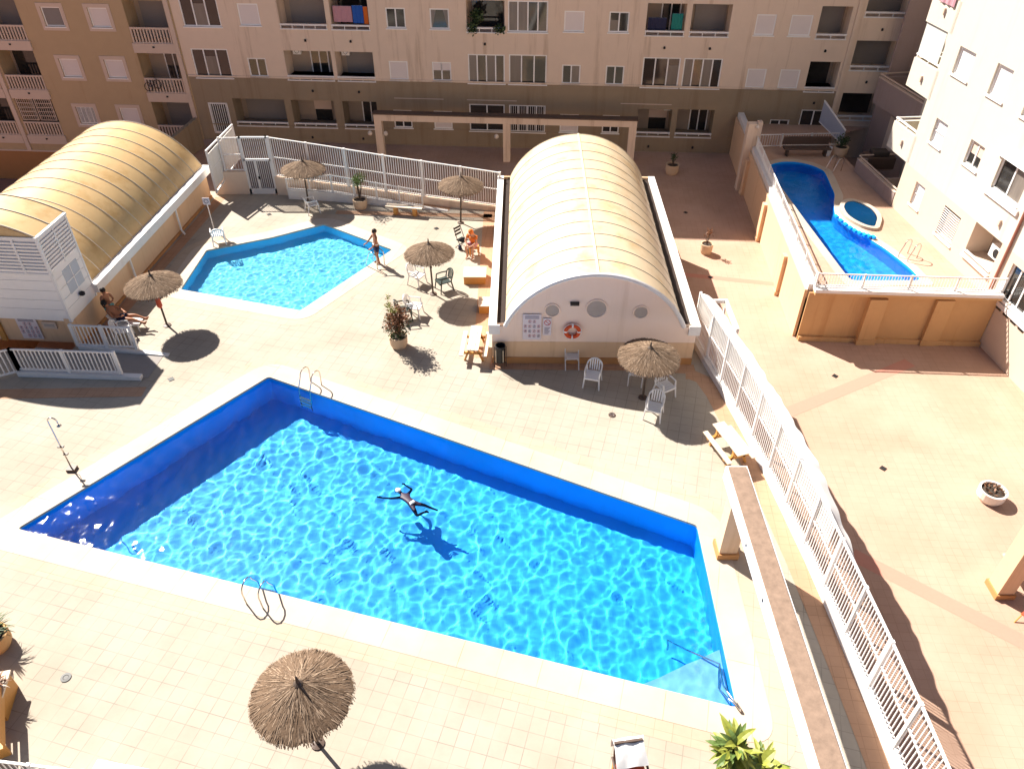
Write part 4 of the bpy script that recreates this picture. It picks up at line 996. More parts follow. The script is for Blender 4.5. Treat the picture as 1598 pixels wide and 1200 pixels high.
MB().box(14.85, 15.35, 14.2, 14.75, D, .9).build('post', M_cream, pf2)
MB().box(14.80, 15.40, 14.14, 14.8, D, D + .2).build('post_base', mat('orange skirting', (.50, .24, .09), .8), pf2)
MB().box(14.85, 15.35, 2, 14.75, .901, 1.4).build('beam', M_gut, pf2)
pf3 = thing('concrete_frame', 'stained concrete frame in shade standing in front of the back block', 'pergola', (-.4, 47.4, D), R(-4))
MB().box(-8.25, 8.1, -.25, .25, 2.45, 2.85).build('beam', M_fac, pf3, world=False)
MB().box(-8.3, 8.15, -.3, .3, 2.851, 2.93).build('beam_topping', M_brown, pf3, world=False)
for x in (-8.25, -.15, 7.65): MB().box(x, x + .45, -.22, .22, 0, 2.449).build('post', M_fac, pf3, world=False)
for x in (-8.55, -7.55, -.55): MB().lathe((x, -.35, 1.55), [(.02, 0), (.12, .05), (.15, .15), (.10, .26), (.02, .3)], 12).build('globe_lamp', M_grav, pf3, world=False, smooth=True)
tag(MB().seg((-20.6, 49.8), (-21.6, 44.4), .25, -3, -.1, -3, -.35).build('boundary_wall', M_fac_lo), 'dark sloping boundary wall running from the block behind the left hall', 'wall')
# ------------------------------------------------------------------ straw parasols
def make_parasol(label):
    o = thing('straw_parasol', label, 'parasol', (0, 0, 0), 0, 'straw parasols around the pools')
    rnd = random.Random(3)
    MB().tube([(0, 0, 0), (0, 0, 1.2), (0, 0, 2.3)], [.042, .04, .035], 9).build('pole', M_pole, o)
    MB().lathe((0, 0, 0), [(.16, 0), (.16, .03), (.06, .05)], 14).build('base_plate', M_brown, o)
    N = 72; rings = [(.05, 2.36), (.30, 2.26), (.6, 2.15), (.9, 2.03), (1.08, 1.93)]
    cn = MB(); 
    for i, (r, z) in enumerate(rings):
        for j in range(N):
            a = 2 * math.pi * j / N; w_ = 1 + (.03 * rnd.uniform(-1, 1) if i == 4 else 0); cn.v.append((r * w_ * math.cos(a), r * w_ * math.sin(a), z + .012 * rnd.uniform(-1, 1)))
    for i in range(len(rings) - 1):
        for j in range(N): cn.f.append((i * N + j, (i + 1) * N + j, (i + 1) * N + (j + 1) % N, i * N + (j + 1) % N))
    cp = cn.build('canopy', M_thatch, o, smooth=True)
    def zz(r): return 2.375 - .415 * r
    for nm, m, cnt in (('straw', M_thatch_l, 800), ('straw', M_thatch2, 1500), ('straw', M_thatch, 1300)):
        s = MB()
        for _ in range(cnt):
            a = rnd.uniform(0, 6.283); r0 = rnd.uniform(.08, .95); ln = rnd.uniform(.15, .38); r1 = min(r0 + ln, 1.105 + rnd.uniform(-.02, .02)); da = rnd.uniform(-.05, .05) / max(r0, .3)
            lift = rnd.uniform(.004, .035); wd = rnd.uniform(.004, .010)
            d = Vector((math.cos(a), math.sin(a), 0)); d1 = Vector((math.cos(a + da), math.sin(a + da), 0)); n = Vector((-d.y, d.x, 0)) * wd
            p0 = d * r0 + Vector((0, 0, zz(r0) + lift)); p1 = d1 * r1 + Vector((0, 0, zz(r1) + lift + rnd.uniform(-.03, .02)))
            s.quad(p0 - n, p1 - n * .6, p1 + n * .6, p0 + n)
        s.build(nm, m, cp)
    s = MB()     # ragged hanging rim
    for _ in range(420):
        a = rnd.uniform(0, 6.283); d = Vector((math.cos(a), math.sin(a), 0)); r0 = rnd.uniform(1.0, 1.1); n = Vector((-d.y, d.x, 0)) * rnd.uniform(.006, .012)
        p0 = d * r0 + Vector((0, 0, zz(r0))); p1 = d * (r0 + rnd.uniform(.0, .035)) + Vector((0, 0, zz(r0) - rnd.uniform(.05, .10)))
        s.quad(p0 - n, p1 - n, p1 + n, p0 + n)
    s.build('straw', M_thatch2, cp)
    MB().lathe((0, 0, 2.30), [(.13, 0), (.10, .07), (.04, .12), (.025, .26), (.008, .33)], 10).build('cap', M_pole, o)
    return o
par = [((261, 508), 'straw parasol with a red cloth hanging from its pole, by the left hall'), ((676, 459), 'straw parasol with white and dark chairs beneath, between small pool and arched hall'),
       ((719, 348), 'straw parasol close to the far fence beside the arched hall'), ((482, 321), 'smallest straw parasol, farthest away near the entrance gate'),
       ((496, 1160), 'big weathered straw parasol nearest the viewer at the lower left'), (None, 'pale straw parasol in front of the arched gable, over plastic chairs')]
P0 = make_parasol(par[0][1])
bx, by = G(1079, 664, 0)
for i, (p, lb_) in enumerate(par):
    o = P0 if i == 0 else copy_tree(P0)
    x, y = G(*p) if p else (bx - 1.50, by + 1.50)
    place(o, x, y, 0, i * 1.1, lb_)
    if i == 4: o.scale = (1.03, 1.03, 1.13)
    elif i: o.scale = (1 + .03 * math.sin(i * 5), 1 + .03 * math.cos(i * 3), 1 + .03 * math.sin(i * 7)); o.rotation_euler = (.035 * math.sin(i * 4), .035 * math.cos(i * 5), i * 1.1)
x, y = G(261, 508); c = thing('hanging_cloth', 'red cloth folded and hanging from the straw parasol pole', 'cloth', (x, y, .9))
MB().lathe((x - .02, y - .02, .85), [(.03, 0), (.11, .12), (.10, .35), (.05, .65), (.02, .85)], 9).build('cloth', M_redc, c)

# ------------------------------------------------------------------ chairs
def make_monobloc(m, label):
    o = thing('plastic_chair', label, 'chair', (0, 0, 0), 0, 'plastic chairs on the pool deck')
    st = MB(); 
    for j in range(5): st.box(-.22 + .0, .22, -.22 + j * .09, -.22 + j * .09 + .082, .405 + (.01 if j in (0, 4) else 0), .43)
    st.box(-.235, -.205, -.24, .24, .395, .425).box(.205, .235, -.24, .24, .395, .425).box(-.235, .235, -.26, -.225, .37, .43)
    st.build('seat', m, o)
    bk = MB(); N = 12; rim = []
    for i in range(N + 1):
        a = math.pi * i / N; rim.append((-.245 * math.cos(a), .26 + .11 * math.sin(a) * .35 + .08 * math.sin(a), .62 + .20 * math.sin(a)))
    bk.tube([(-.25, -.18, .62), (-.26, .05, .63)] + rim + [(.26, .05, .63), (.25, -.18, .62)], .026, 6)
    for k in (-.15, -.075, 0, .075, .15):
        zt_ = .62 + .20 * math.sqrt(max(0, 1 - (k / .245) ** 2)); bk.obox((k, .30, (zt_ + .43) / 2), (.045, .012, zt_ - .43), 0, R(-12))
    bk.build('backrest', m, o)
    for sx in (-1, 1):
        MB().tube([(sx * .25, -.17, .62), (sx * .235, -.2, .42), (sx * .27, -.26, 0)], [.022, .03, .024], 6).build('leg', m, o)
        MB().tube([(sx * .25, .27, .62), (sx * .225, .22, .42), (sx * .27, .31, 0)], [.022, .03, .024], 6).build('leg', m, o)
    return o
ch0 = make_monobloc(M_plastic, '')
chs = [((924, 600), R(155 - 180 + 10), 'white plastic armchair alone in the shade left of the gable parasol'), ((1036, 617), R(30), 'white plastic armchair farther right under the gable parasol, in full shade'),
       ((1019, 650), R(-20), 'white plastic armchair at the edge of the gable shadow, half in sun'), ((652, 443), R(60), 'white plastic armchair in sun left of the middle parasol pole'),
       ((648, 492), R(80), 'white plastic armchair in sun behind the reddish potted shrub'), ((343, 379), R(200), 'white plastic armchair beside the far left corner of the small pool'),
       ((489, 331), R(120), 'white plastic armchair beside the farthest straw parasol')]
for i, (p, rz, lb_) in enumerate(chs):
    o = ch0 if i == 0 else copy_tree(ch0); x, y = G(*p); place(o, x, y, 0, rz, lb_)
    o.scale = (1.12, 1.12, 1.12)
dk = make_monobloc(M_dgreen, 'dark green plastic armchair just right of the middle parasol pole'); x, y = G(693, 452); place(dk, x, y, 0, R(-60)); dk.scale = (1.12,) * 3
dk = make_monobloc(M_dgreen, 'dark green plastic armchair partly hidden behind the reddish shrub'); x, y = G(633, 497); place(dk, x, y, 0, R(100)); dk.scale = (1.1,) * 3
def make_folding(label, m):
    o = thing('folding_chair', label, 'chair', (0, 0, 0), 0, 'slatted folding chairs by the gable')
    s = MB()
    for j in range(5): s.box(-.2, .2, -.2 + j * .085, -.2 + j * .085 + .07, .42, .445)
    s.build('seat', m, o)
    b_ = MB()
    for z in (.62, .78, .92): b_.box(-.2, .2, .22 + (z - .45) * .18, .245 + (z - .45) * .18, z, z + .09)
    b_.build('backrest', m, o)
    for sx in (-1, 1):
        MB().tube([(sx * .22, -.24, 0), (sx * .22, .12, .5), (sx * .22, .33, 1.03)], .018, 6).build('leg', m, o)
        MB().tube([(sx * .2, .28, 0), (sx * .2, -.2, .44)], .018, 6).build('leg', m, o)
    return o
m_alu = mat('pale grey chair metal', (.80, .76, .72), .5)
f0 = make_folding('grey slatted folding chair standing against the gable wall below the lifebuoy', m_alu); x, y = G(892, 574); place(f0, x, y + .1, 0, R(2)); f0.scale = (1.15,) * 3
f1 = copy_tree(f0); x, y = G(991, 597); place(f1, x, y, 0, R(-12), 'grey slatted folding chair under the rim of the gable parasol'); f1.scale = (1.15,) * 3
# ------------------------------------------------------------------ picnic tables and benches
def make_picnic(label):
    o = thing('picnic_table', label, 'table', (0, 0, 0), 0, 'wooden picnic tables with whitened tops')
    t = MB()
    for k in range(3): t.box(-.95, .95, -.33 + k * .225, -.33 + k * .225 + .21, .70, .74)
    t.build('table_top', M_benchtop, o)
    for s in (-1, 1): MB().box(-.95, .95, s * .68 - .13, s * .68 + .13, .42, .46).build('seat', M_benchtop, o)
    for x in (-.62, .62):
        l = MB().obox((x, -.35, .35), (.1, .10, .80), 0, R(-28)).obox((x, .35, .35), (.1, .10, .80), 0, R(28)).box(x - .05, x + .05, -.78, .78, .33, .419).box(x - .05, x + .05, -.32, .32, .60, .699)
        l.build('leg_frame', M_wood, o)
    return o
M_benchtop = mat('sun bleached planks', (.66, .55, .43), .6, .12, 7, extra=streaks((.8, .7, .6), .5, .8, 8, .5))
p0 = make_picnic('picnic table in sun beside the curved fence near the long concrete frame')
x, y = G(1135, 683, .72); place(p0, x + .12, y, 0, R(-72)); p0.scale = (.85, .66, .95)
p1 = copy_tree(p0); x, y = G(741, 524, .72); place(p1, x, y - .1, 0, R(86), 'picnic table with orange legs at the left corner of the arched gable')
for (u, v, wx, wy, lb_) in ((741, 424, .95, .85, 'larger square wooden box with pale plank top, in sun by the arched hall'), (757, 470, .5, .7, 'small wooden box with pale top against the hall wall, near the parasol shadow')):
    x, y = G(u, v, .4); o = thing('wooden_box', lb_, 'box', (x, y, 0))
    MB().box(x - wx / 2, x + wx / 2, y - wy / 2, y + wy / 2, 0, .36).build('body', M_wood, o)
    t_ = MB()
    for k in range(3): t_.box(x - wx / 2 - .03, x + wx / 2 + .03, y - wy / 2 - .03 + k * wy / 3, y - wy / 2 + (k + 1) * wy / 3 - .02, .361, .40)
    t_.build('plank_top', M_benchtop, o)
bn = thing('wooden_bench', 'low wooden bench with pale top and orange legs by the far ramp', 'bench', (*G(632, 335), 0), R(-10))
MB().box(-.95, .95, -.18, .18, .42, .47).build('seat', M_benchtop, bn, world=False)
for sx in (-.55, .45): MB().box(sx, sx + .16, -.16, .16, 0, .419).build('leg', M_wood, bn, world=False)
# bin
x, y = G(781, 572); tb = thing('litter_bin', 'dark round litter bin on a frame at the left end of the gable', 'bin', (x, y, 0))
MB().lathe((x, y, .25), [(.17, 0), (.20, .75), (.17, .75), (.15, .1)], 18, False).lathe((x, y, .27), [(.16, 0), (.15, .02)], 18).build('bucket', M_black, tb)
MB().box(x - .24, x - .21, y - .02, y + .02, 0, .95).box(x + .21, x + .24, y - .02, y + .02, 0, .95).box(x - .24, x + .24, y - .02, y + .02, .2, .23).build('stand', M_brown, tb)
MB().box(x - .17, x - .155, y - .21, y - .19, .35, .9).box(x + .1, x + .115, y - .21, y - .19, .35, .9).build('hoop', M_steel, tb)
# ------------------------------------------------------------------ ladders, handrail, shower, sign
def ladder(label, p, rz, group='pool ladders'):
    o = thing('pool_ladder', label, 'ladder', (p[0], p[1], 0), rz, group)
    for sx in (-.25, .25):
        pts = [(sx, -.55, 0.01), (sx, -.58, .5)] + [(sx, -.33 - .25 * math.cos(math.pi * i / 6), .55 + .25 * math.sin(math.pi * i / 6)) for i in range(0, 7)] + [(sx, .10, .2), (sx, .14, -.3), (sx, .14, -1.1)]
        MB().tube(pts, .022, 8).build('handrail', M_steel, o, world=False, smooth=True)
    for k in range(3): MB().box(-.25, .25, .10, .20, -.32 - k * .27, -.29 - k * .27).build('step', M_plastic, o, world=False)
    return o
def edge_dir(p, q):
    a, b_ = Vector(G(*p)), Vector(G(*q)); return math.atan2(b_.y - a.y, b_.x - a.x)
e_top = edge_dir((418, 590), (1088, 822)); e_bot = edge_dir((30, 824), (1148, 1103))
x, y = G(479, 612); ladder('steel ladder at the far edge of the big pool near its corner', (x, y), e_top + math.pi)
x, y = G(414, 921); ladder('steel ladder at the near edge of the big pool', (x, y), e_bot)
e = edge_dir((469, 484), (611, 390)); x, y = G(580, 412); ladder('thin steel ladder at the right corner of the small pool', (x, y), e)
x, y = G(1411, 404); ladder('steel ladder at the near right side of the terrace pool', (x, y), R(120))
x, y = G(1296, 268); ladder('steel ladder at the far right side of the terrace pool', (x, y), R(120))
hr = thing('pool_handrail', 'brown steel handrail leading down into the corner of the big pool', 'handrail', (*G(1153, 1103), 0))
c0 = Vector((*G(1153, 1104), 0)); 
def P3(u, v, z): return (*G(u, v, z), z)
MB().tube([P3(1158, 1112, .02), P3(1150, 1100, .18), P3(1128, 1070, -.25), P3(1122, 1038, -.35), P3(1085, 1024, -.5), P3(1040, 1006, -.75), P3(1038, 1024, -1.2)], .028, 8).build('rail', M_steel, hr, smooth=True)
MB().tube([P3(1150, 1100, .14), P3(1120, 1078, -.5), P3(1122, 1038, -.36)], .024, 8).build('brace', M_steel, hr, smooth=True)
MB().tube([P3(1158, 1112, .02), P3(1148, 1097, .12)], .045, 8).build('collar', M_brown, hr)
x, y = G(113, 733); sh = thing('pool_shower', 'tall thin metal shower post with curved head beside the big pool', 'shower', (x, y, 0))
MB().box(x - .14, x + .14, y - .12, y + .12, 0, .10).build('base_plate', M_brown, sh)
MB().tube([(x, y, .1), (x, y, 1.2), (x, y, 2.12)] + [(x + .14 - .14 * math.cos(math.pi * i / 8), y, 2.12 + .14 * math.sin(math.pi * i / 8)) for i in range(1, 9)] + [(x + .28, y, 2.0)], .022, 8).build('post', M_steel, sh, smooth=True)
MB().lathe((x + .28, y, 1.93), [(.075, 0), (.03, .07)], 12).build('shower_head', M_steel, sh)
MB().box(x - .10, x + .10, y - .04, y + .04, 1.02, 1.06).box(x - .03, x + .12, y - .04, y + .04, .70, .74).build('tap', M_brown, sh)
MB().tube([(x + .05, y - .1, .02), (x + .35, y - .25, .015), (x + .55, y - .5, .015)], .01, 5).build('hose', M_brown, sh)
x, y = G(335, 362); sg = thing('sign_post', 'small square white sign on a thin post beside the left hall', 'sign', (x, y, 0))
MB().tube([(x, y, 0), (x, y, 1.7)], .022, 7).build('post', m_alu, sg)
MB().box(x - .17, x + .17, y - .03, y - .01, 1.45, 1.80).build('board', mat('white sign board', (.72, .64, .66)), sg)
torus(MB(), (x, y - .04, 1.63), .1, .012, n=16).build('symbol', M_ink, sg)
# ------------------------------------------------------------------ plants on the deck
x, y = G(623, 540); pot(x, y, 0, .36, .50, 'cream pot holding the tall reddish shrub beside the big pool')
o = plant('potted_shrub', 'tall reddish green shrub in a cream pot between the two pools', x, y, .42, None, m=M_leaf_r, hgt=1.2, n=1500, r=.32, size=.05, spread=.52, stems=16)
lf = MB()
for k in range(16): leaf_cluster(lf, (x - .05 + random.uniform(-.3, .15), y + random.uniform(-.2, .2), 1.1 + .07 * k), .19 - .007 * k, 22, .045)
lf.build('upper_foliage', M_leaf_y, o)
lf = MB(); leaf_cluster(lf, (x, y, .95), .55, 600, .055); lf.build('inner_foliage', M_leaf_d, o)
x, y = G(563, 325); pot(x, y, 0, .36, .50, 'cream pot holding the slender young tree near the far ramp')
o = plant('young_tree', 'slender young tree with sparse crown in a cream pot near the far ramp', x, y, .42, None, m=M_leaf, hgt=1.5, n=520, r=.24, size=.045, spread=.38, stems=7, cat='tree')
MB().tube([(x, y, .4), (x + .03, y, .9), (x - .02, y, 1.5)], [.03, .025, .012], 6).build('trunk', M_pole, o)
def blade(mb, base, az, L, wd, droop, el=1.1, n=7, fold=.0):
    pts = []; p = Vector(base); a = el
    for i in range(n + 1):
        t = i / n; wv = wd * math.sin(math.pi * min(1, .08 + .92 * t)) ** .8 if t < 1 else 0.004; pts.append((p.copy(), wv, a))
        p = p + Vector((math.cos(az) * math.cos(a), math.sin(az) * math.cos(a), math.sin(a))) * L / n; a -= droop / n
    s = Vector((-math.sin(az), math.cos(az), 0)); k = len(mb.v)
    for q, wv, a in pts:
        up = Vector((0, 0, fold * wv)); mb.v += [tuple(q - s * wv + up), tuple(q), tuple(q + s * wv + up)]
    for i in range(n): b_ = k + 3 * i; mb.f += [(b_, b_ + 1, b_ + 4, b_ + 3), (b_ + 1, b_ + 2, b_ + 5, b_ + 4)]
def broadleaf(name, label, x, y, z0, n, L, wd, m1, m2, seed, zc=0.3, el=(.5, 1.3), fold=.25, trunk=.5):
    r_ = random.Random(seed); o = thing(name, label, 'plant', (x, y, z0)); a = MB(); b_ = MB()
    for k in range(n):
        tgt = a if r_.random() < .6 else b_
        h = zc + r_.uniform(0, trunk)
        blade(tgt, (x + r_.uniform(-.06, .06), y + r_.uniform(-.06, .06), z0 + h), r_.uniform(0, 6.28), L * r_.uniform(.6, 1.1), wd * r_.uniform(.7, 1.2), r_.uniform(.5, 1.6), r_.uniform(*el), fold=fold)
    a.build('leaves', m1, o); b_.build('leaves', m2, o)
    MB().tube([(x, y, z0), (x + .02, y, z0 + zc + trunk)], [.06, .035], 7).build('stem', M_leaf_r, o)
    return o
x, y = G(1140, 1224); broadleaf('broadleaf_plant', 'yellow green broad leaved plant at the bottom edge below the pool corner', x - .15, y + .1, 0, 80, .68, .075, M_leaf_y, M_leaf, 5, .6, (.2, 1.3), .3, 1.05)
broadleaf('broadleaf_plant', 'second clump of yellow green leaves right beside the first at the bottom edge', x + .5, y - .05, 0, 70, .66, .09, M_leaf_y, M_leaf, 8, .45, (.2, 1.2), .3, .6)
x, y = G(-4, 1008); pot(x, y, 0, .42, .5, 'ochre pot of the spiky plant at the left edge', M_terr)
broadleaf('spiky_plant', 'dark green spiky plant in an ochre pot cut by the left edge', x + .05, y + .05, .42, 90, .62, .018, M_leaf_d, M_leaf, 3, .08, (.1, 1.4), .2, .25)
# lower left corner: wooden planter, slatted bench, white railing and a white table
x, y = G(2, 1075, .6); o = thing('wooden_planter', 'orange wooden planter box with dry spiky plants at the left edge', 'planter', (x - .3, y, 0), R(12))
MB().box(-.6, .35, -.55, .35, 0, .6).build('box', M_wood, o, world=False); MB().box(-.66, .40, -.6, .40, .601, .66).build('rim', M_benchtop, o, world=False)
broadleaf('spiky_plant', 'dry orange tipped spiky plant growing from the wooden planter', x - .1, y + .1, .62, 60, .38, .015, M_leaf_r, M_benchtop, 13, .05, (.1, 1.3), .2, .1)
x, y = G(-8, 1140, .45); o = thing('slatted_bench', 'orange slatted bench below the wooden planter at the left edge', 'bench', (x - .1, y, 0), R(-62))
s_ = MB()
for k in range(4): s_.box(-.9, .6, -.26 + k * .14, -.26 + k * .14 + .09, .42, .46)
s_.build('seat', M_wood, o, world=False)
for sx in (-.7, .45): MB().box(sx, sx + .07, -.26, .26, 0, .419).build('leg', M_wood, o, world=False)
MB().box(-.9, .6, .28, .32, .5, .95).build('backrest', M_wood, o, world=False)
railing('low_railing', 'white railing crossing the bottom left corner', [G(-40, 1182, 1.0), G(128, 1203, 1.0)], .05, 1.0, .14, 1.3)
x, y = G(180, 1216, .72); o = thing('white_table', 'white table top showing at the bottom edge near the left', 'table', (x, y, 0), R(-10))
MB().box(-.62, .62, -.42, .33, .70, .74).build('table_top', M_plastic, o, world=False)
for sx in (-.5, .5): MB().box(sx - .03, sx + .03, -.03, .03, 0, .699).build('leg', M_plastic, o, world=False)
# draped armchair at the bottom edge
x, y = G(984, 1172, .9); o = thing('draped_armchair', 'brown armchair draped with a white towel at the bottom edge', 'chair', (x, y - .3, 0), R(8)); o.scale = (1.2, 1.15, 1.15)
for sx in (-.24, .24):
    for sy in (-.25, .25): MB().box(sx - .03, sx + .03, sy - .03, sy + .03, 0, .45).build('leg', M_wood, o, world=False)
MB().box(-.28, .28, -.28, .28, .40, .46).build('seat', M_redc, o, world=False); MB().obox((0, .30, .72), (.54, .05, .62), 0, R(-10)).build('backrest', M_brown, o, world=False)
for sx in (-.3, .3): MB().tube([(sx, -.3, 0), (sx, -.27, .62), (sx, .26, .66)], .025, 6).build('armrest', M_brown, o, world=False)
tw_ = MB(); n_ = 9
for i in range(n_):
    for j in range(9):
        u_ = -.29 + .58 * j / 8; t = i / (n_ - 1)
        if t < .35: yy, z = .42 + .02, .70 + t / .35 * .36
        else: yy, z = .44 - (t - .35) * .75, 1.06 - .02 * math.sin(t * 6) - (t - .35) * .42
        tw_.v.append((u_ * (1 + .05 * math.sin(i)), yy, z + .015 * math.sin(j * 1.3 + i)))
for i in range(n_ - 1):
    for j in range(8): k = i * 9 + j; tw_.f.append((k, k + 1, k + 10, k + 9))
tag(tw_.build('towel', M_plastic, None, smooth=True), 'white towel thrown over the brown armchair at the bottom edge', 'towel')
_t = bpy.data.objects['towel']; _t.location = o.location; _t.rotation_euler = o.rotation_euler; _t.scale = o.scale
# right edge: small table with purple cloth and folding chair
x, y = G(1592, 880, -1.3); o = thing('small_table', 'pale small table behind the concrete post at the right edge', 'table', (x, y, D))
MB().box(x - .35, x + .5, y - .4, y + .4, D + .68, D + .72).build('table_top', M_benchtop, o)
for sx, sy in ((-.3, -.3), (.4, -.3), (-.3, .3), (.4, .3)): MB().tube([(x + sx, y + sy, D), (x + sx * .8, y + sy * .8, D + .68)], .018, 6).build('leg', M_brown, o)
tag(MB().box(x - .05, x + .3, y - .15, y + .25, D + .722, D + .95).build('folded_clothes', mat('purple cloth', (.07, .03, .12), .8), bevel=.05), 'dark purple bundle lying on the pale small table', 'bundle')
x, y = G(1600, 972, D); o = thing('wooden_stool', 'folding wooden stool at the right edge below the concrete post', 'stool', (x, y, D), R(30))
MB().box(-.22, .22, -.18, .18, .40, .43).build('seat', M_redc, o, world=False)
for sy in (-.18, .18):
    MB().tube([(-.26, sy, 0), (.2, sy, .41)], .02, 6).tube([(.26, sy, 0), (-.2, sy, .41)], .02, 6).build('leg', M_wood, o, world=False)
# ------------------------------------------------------------------ things on balconies (facade frame)
def fw(s, t, z):
    c, sn = math.cos(ROT_F), math.sin(ROT_F); return (s * c - t * sn, 49.5 + s * sn + t * c, z)
def towel(label, s0, s1, z0, z1, m, t=.0, name='towel'):
    o = thing(name, label, 'laundry', fw((s0 + s1) / 2, t, z0), ROT_F); mb = MB(); n = 10; wd = s1 - s0
    for i in range(n + 1):
        for z in (0, (z1 - z0) * .5, z1 - z0): mb.v.append((-wd / 2 + wd * i / n, .025 * math.sin(i * 1.9 + z * 3), z))
    for i in range(n):
        for j in range(2): k = i * 3 + j; mb.f.append((k, k + 3, k + 4, k + 1))
    mb.build('cloth', m, o, world=False); MB().tube([(-wd / 2, 0, z1 - z0), (wd / 2, 0, z1 - z0)], .012, 5).build('line', M_steel, o, world=False)
towel('pale pink sheet hanging in a balcony on the beige block', -10.9, -9.75, 5.55, 6.45, M_pinkc, .15)
towel('bright blue sheet hanging beside the pale pink one', -9.70, -9.05, 5.5, 6.5, M_bluec, .12)
towel('narrow orange towel at the right end of the laundry balcony', -9.02, -8.75, 5.45, 6.45, M_orangec, .1)
towel('dark navy cloth hanging on the balcony right of centre', 8.1, 9.2, 5.4, 6.1, M_navy, .2)
towel('teal towel hanging on the balcony right of centre', 9.5, 10.15, 5.45, 6.35, M_teal, .2)
towel('mauve scalloped cloth hanging high on the white right block', 0, .1, 0, .1, M_pinkc)
_m = bpy.data.objects; _l = [q for q in sc.objects if q.get('label', '').startswith('mauve')][0]
_l.location = (20.5 - .09 * 9.9 - .06, 27.8 + .996 * 9.9, 9.45); _l.rotation_euler = (0, 0, math.atan2(.996, -.09)); _l.scale = (13, 1, 8); _l['category'] = 'laundry'
for s, z, lb_ in ((-2.4, 5.35, 'trailing dark plant on the left of the dark planted balcony'), (-.75, 5.35, 'trailing dark plant on the right of the dark planted balcony')):
    lf = MB(); c = fw(s, -.05, z); leaf_cluster(lf, c, .3, 160, .09); o = thing('balcony_plant', lb_, 'plant', c); lf.build('foliage', M_leaf_d, o)
lf = MB(); c = fw(-2.2, .4, 5.9); leaf_cluster(lf, c, .42, 240, .1, .5, 2.2, 1.6); o = thing('balcony_plant', 'tall dark shrub inside the planted balcony', 'plant', c); lf.build('foliage', M_leaf_d, o)
c = fw(-23.35, -.16, 1.25); bk = thing('bicycle', 'dark bicycle hung on the balusters of the amber block', 'bicycle', c, ROT_F)
for sx in (-.32, .32): torus(MB(), (sx, 0, .3 + sx * .3), .27, .022, n=18).build('wheel', M_black, bk, world=False)
MB().tube([(-.32, 0, .2), (-.05, 0, .62), (.3, 0, .45), (-.05, 0, .3), (-.32, 0, .2)], .02, 5).tube([(.3, 0, .45), (.34, 0, .75), (.2, 0, .8)], .018, 5).build('frame', M_navy, bk, world=False)
c = (20.5 - .09 * 1.35 + .55, 27.8 + .996 * 1.35, 1.0); ac = thing('air_conditioner', 'white air conditioner with round fan in the ground floor recess at right', 'air conditioner', c, math.atan2(.996, -.09))
MB().box(-.38, .38, -.1, .22, .3, .85).build('casing', M_frame, ac, world=False)
fn = MB(); fn.v += [(-.05 + .2 * math.cos(i * math.pi / 10), .225, .57 + .2 * math.sin(i * math.pi / 10)) for i in range(20)]; fn.f.append(tuple(range(20)))
fn.build('fan', M_black, ac, world=False)
for k, (s, z, lb_) in enumerate(((-14.0, 3.35, 'outdoor unit in the upper left of a second floor balcony, beige block'), (-10.85, 3.35, 'outdoor unit beside the blind in the neighbouring balcony, beige block'), (9.9, .35, 'outdoor unit in a ground floor balcony behind the arched hall'))):
    o = thing('air_conditioner', lb_, 'air conditioner', fw(s, 1.0, z), ROT_F); MB().box(-.1, .4, 0, .25, 0, .42).build('casing', M_frame, o, world=False)
    MB().tube([(.15 + .13 * math.cos(i * math.pi / 8), -.005, .2 + .13 * math.sin(i * math.pi / 8)) for i in range(17)], .012, 4).build('fan_grille', M_black, o, world=False)
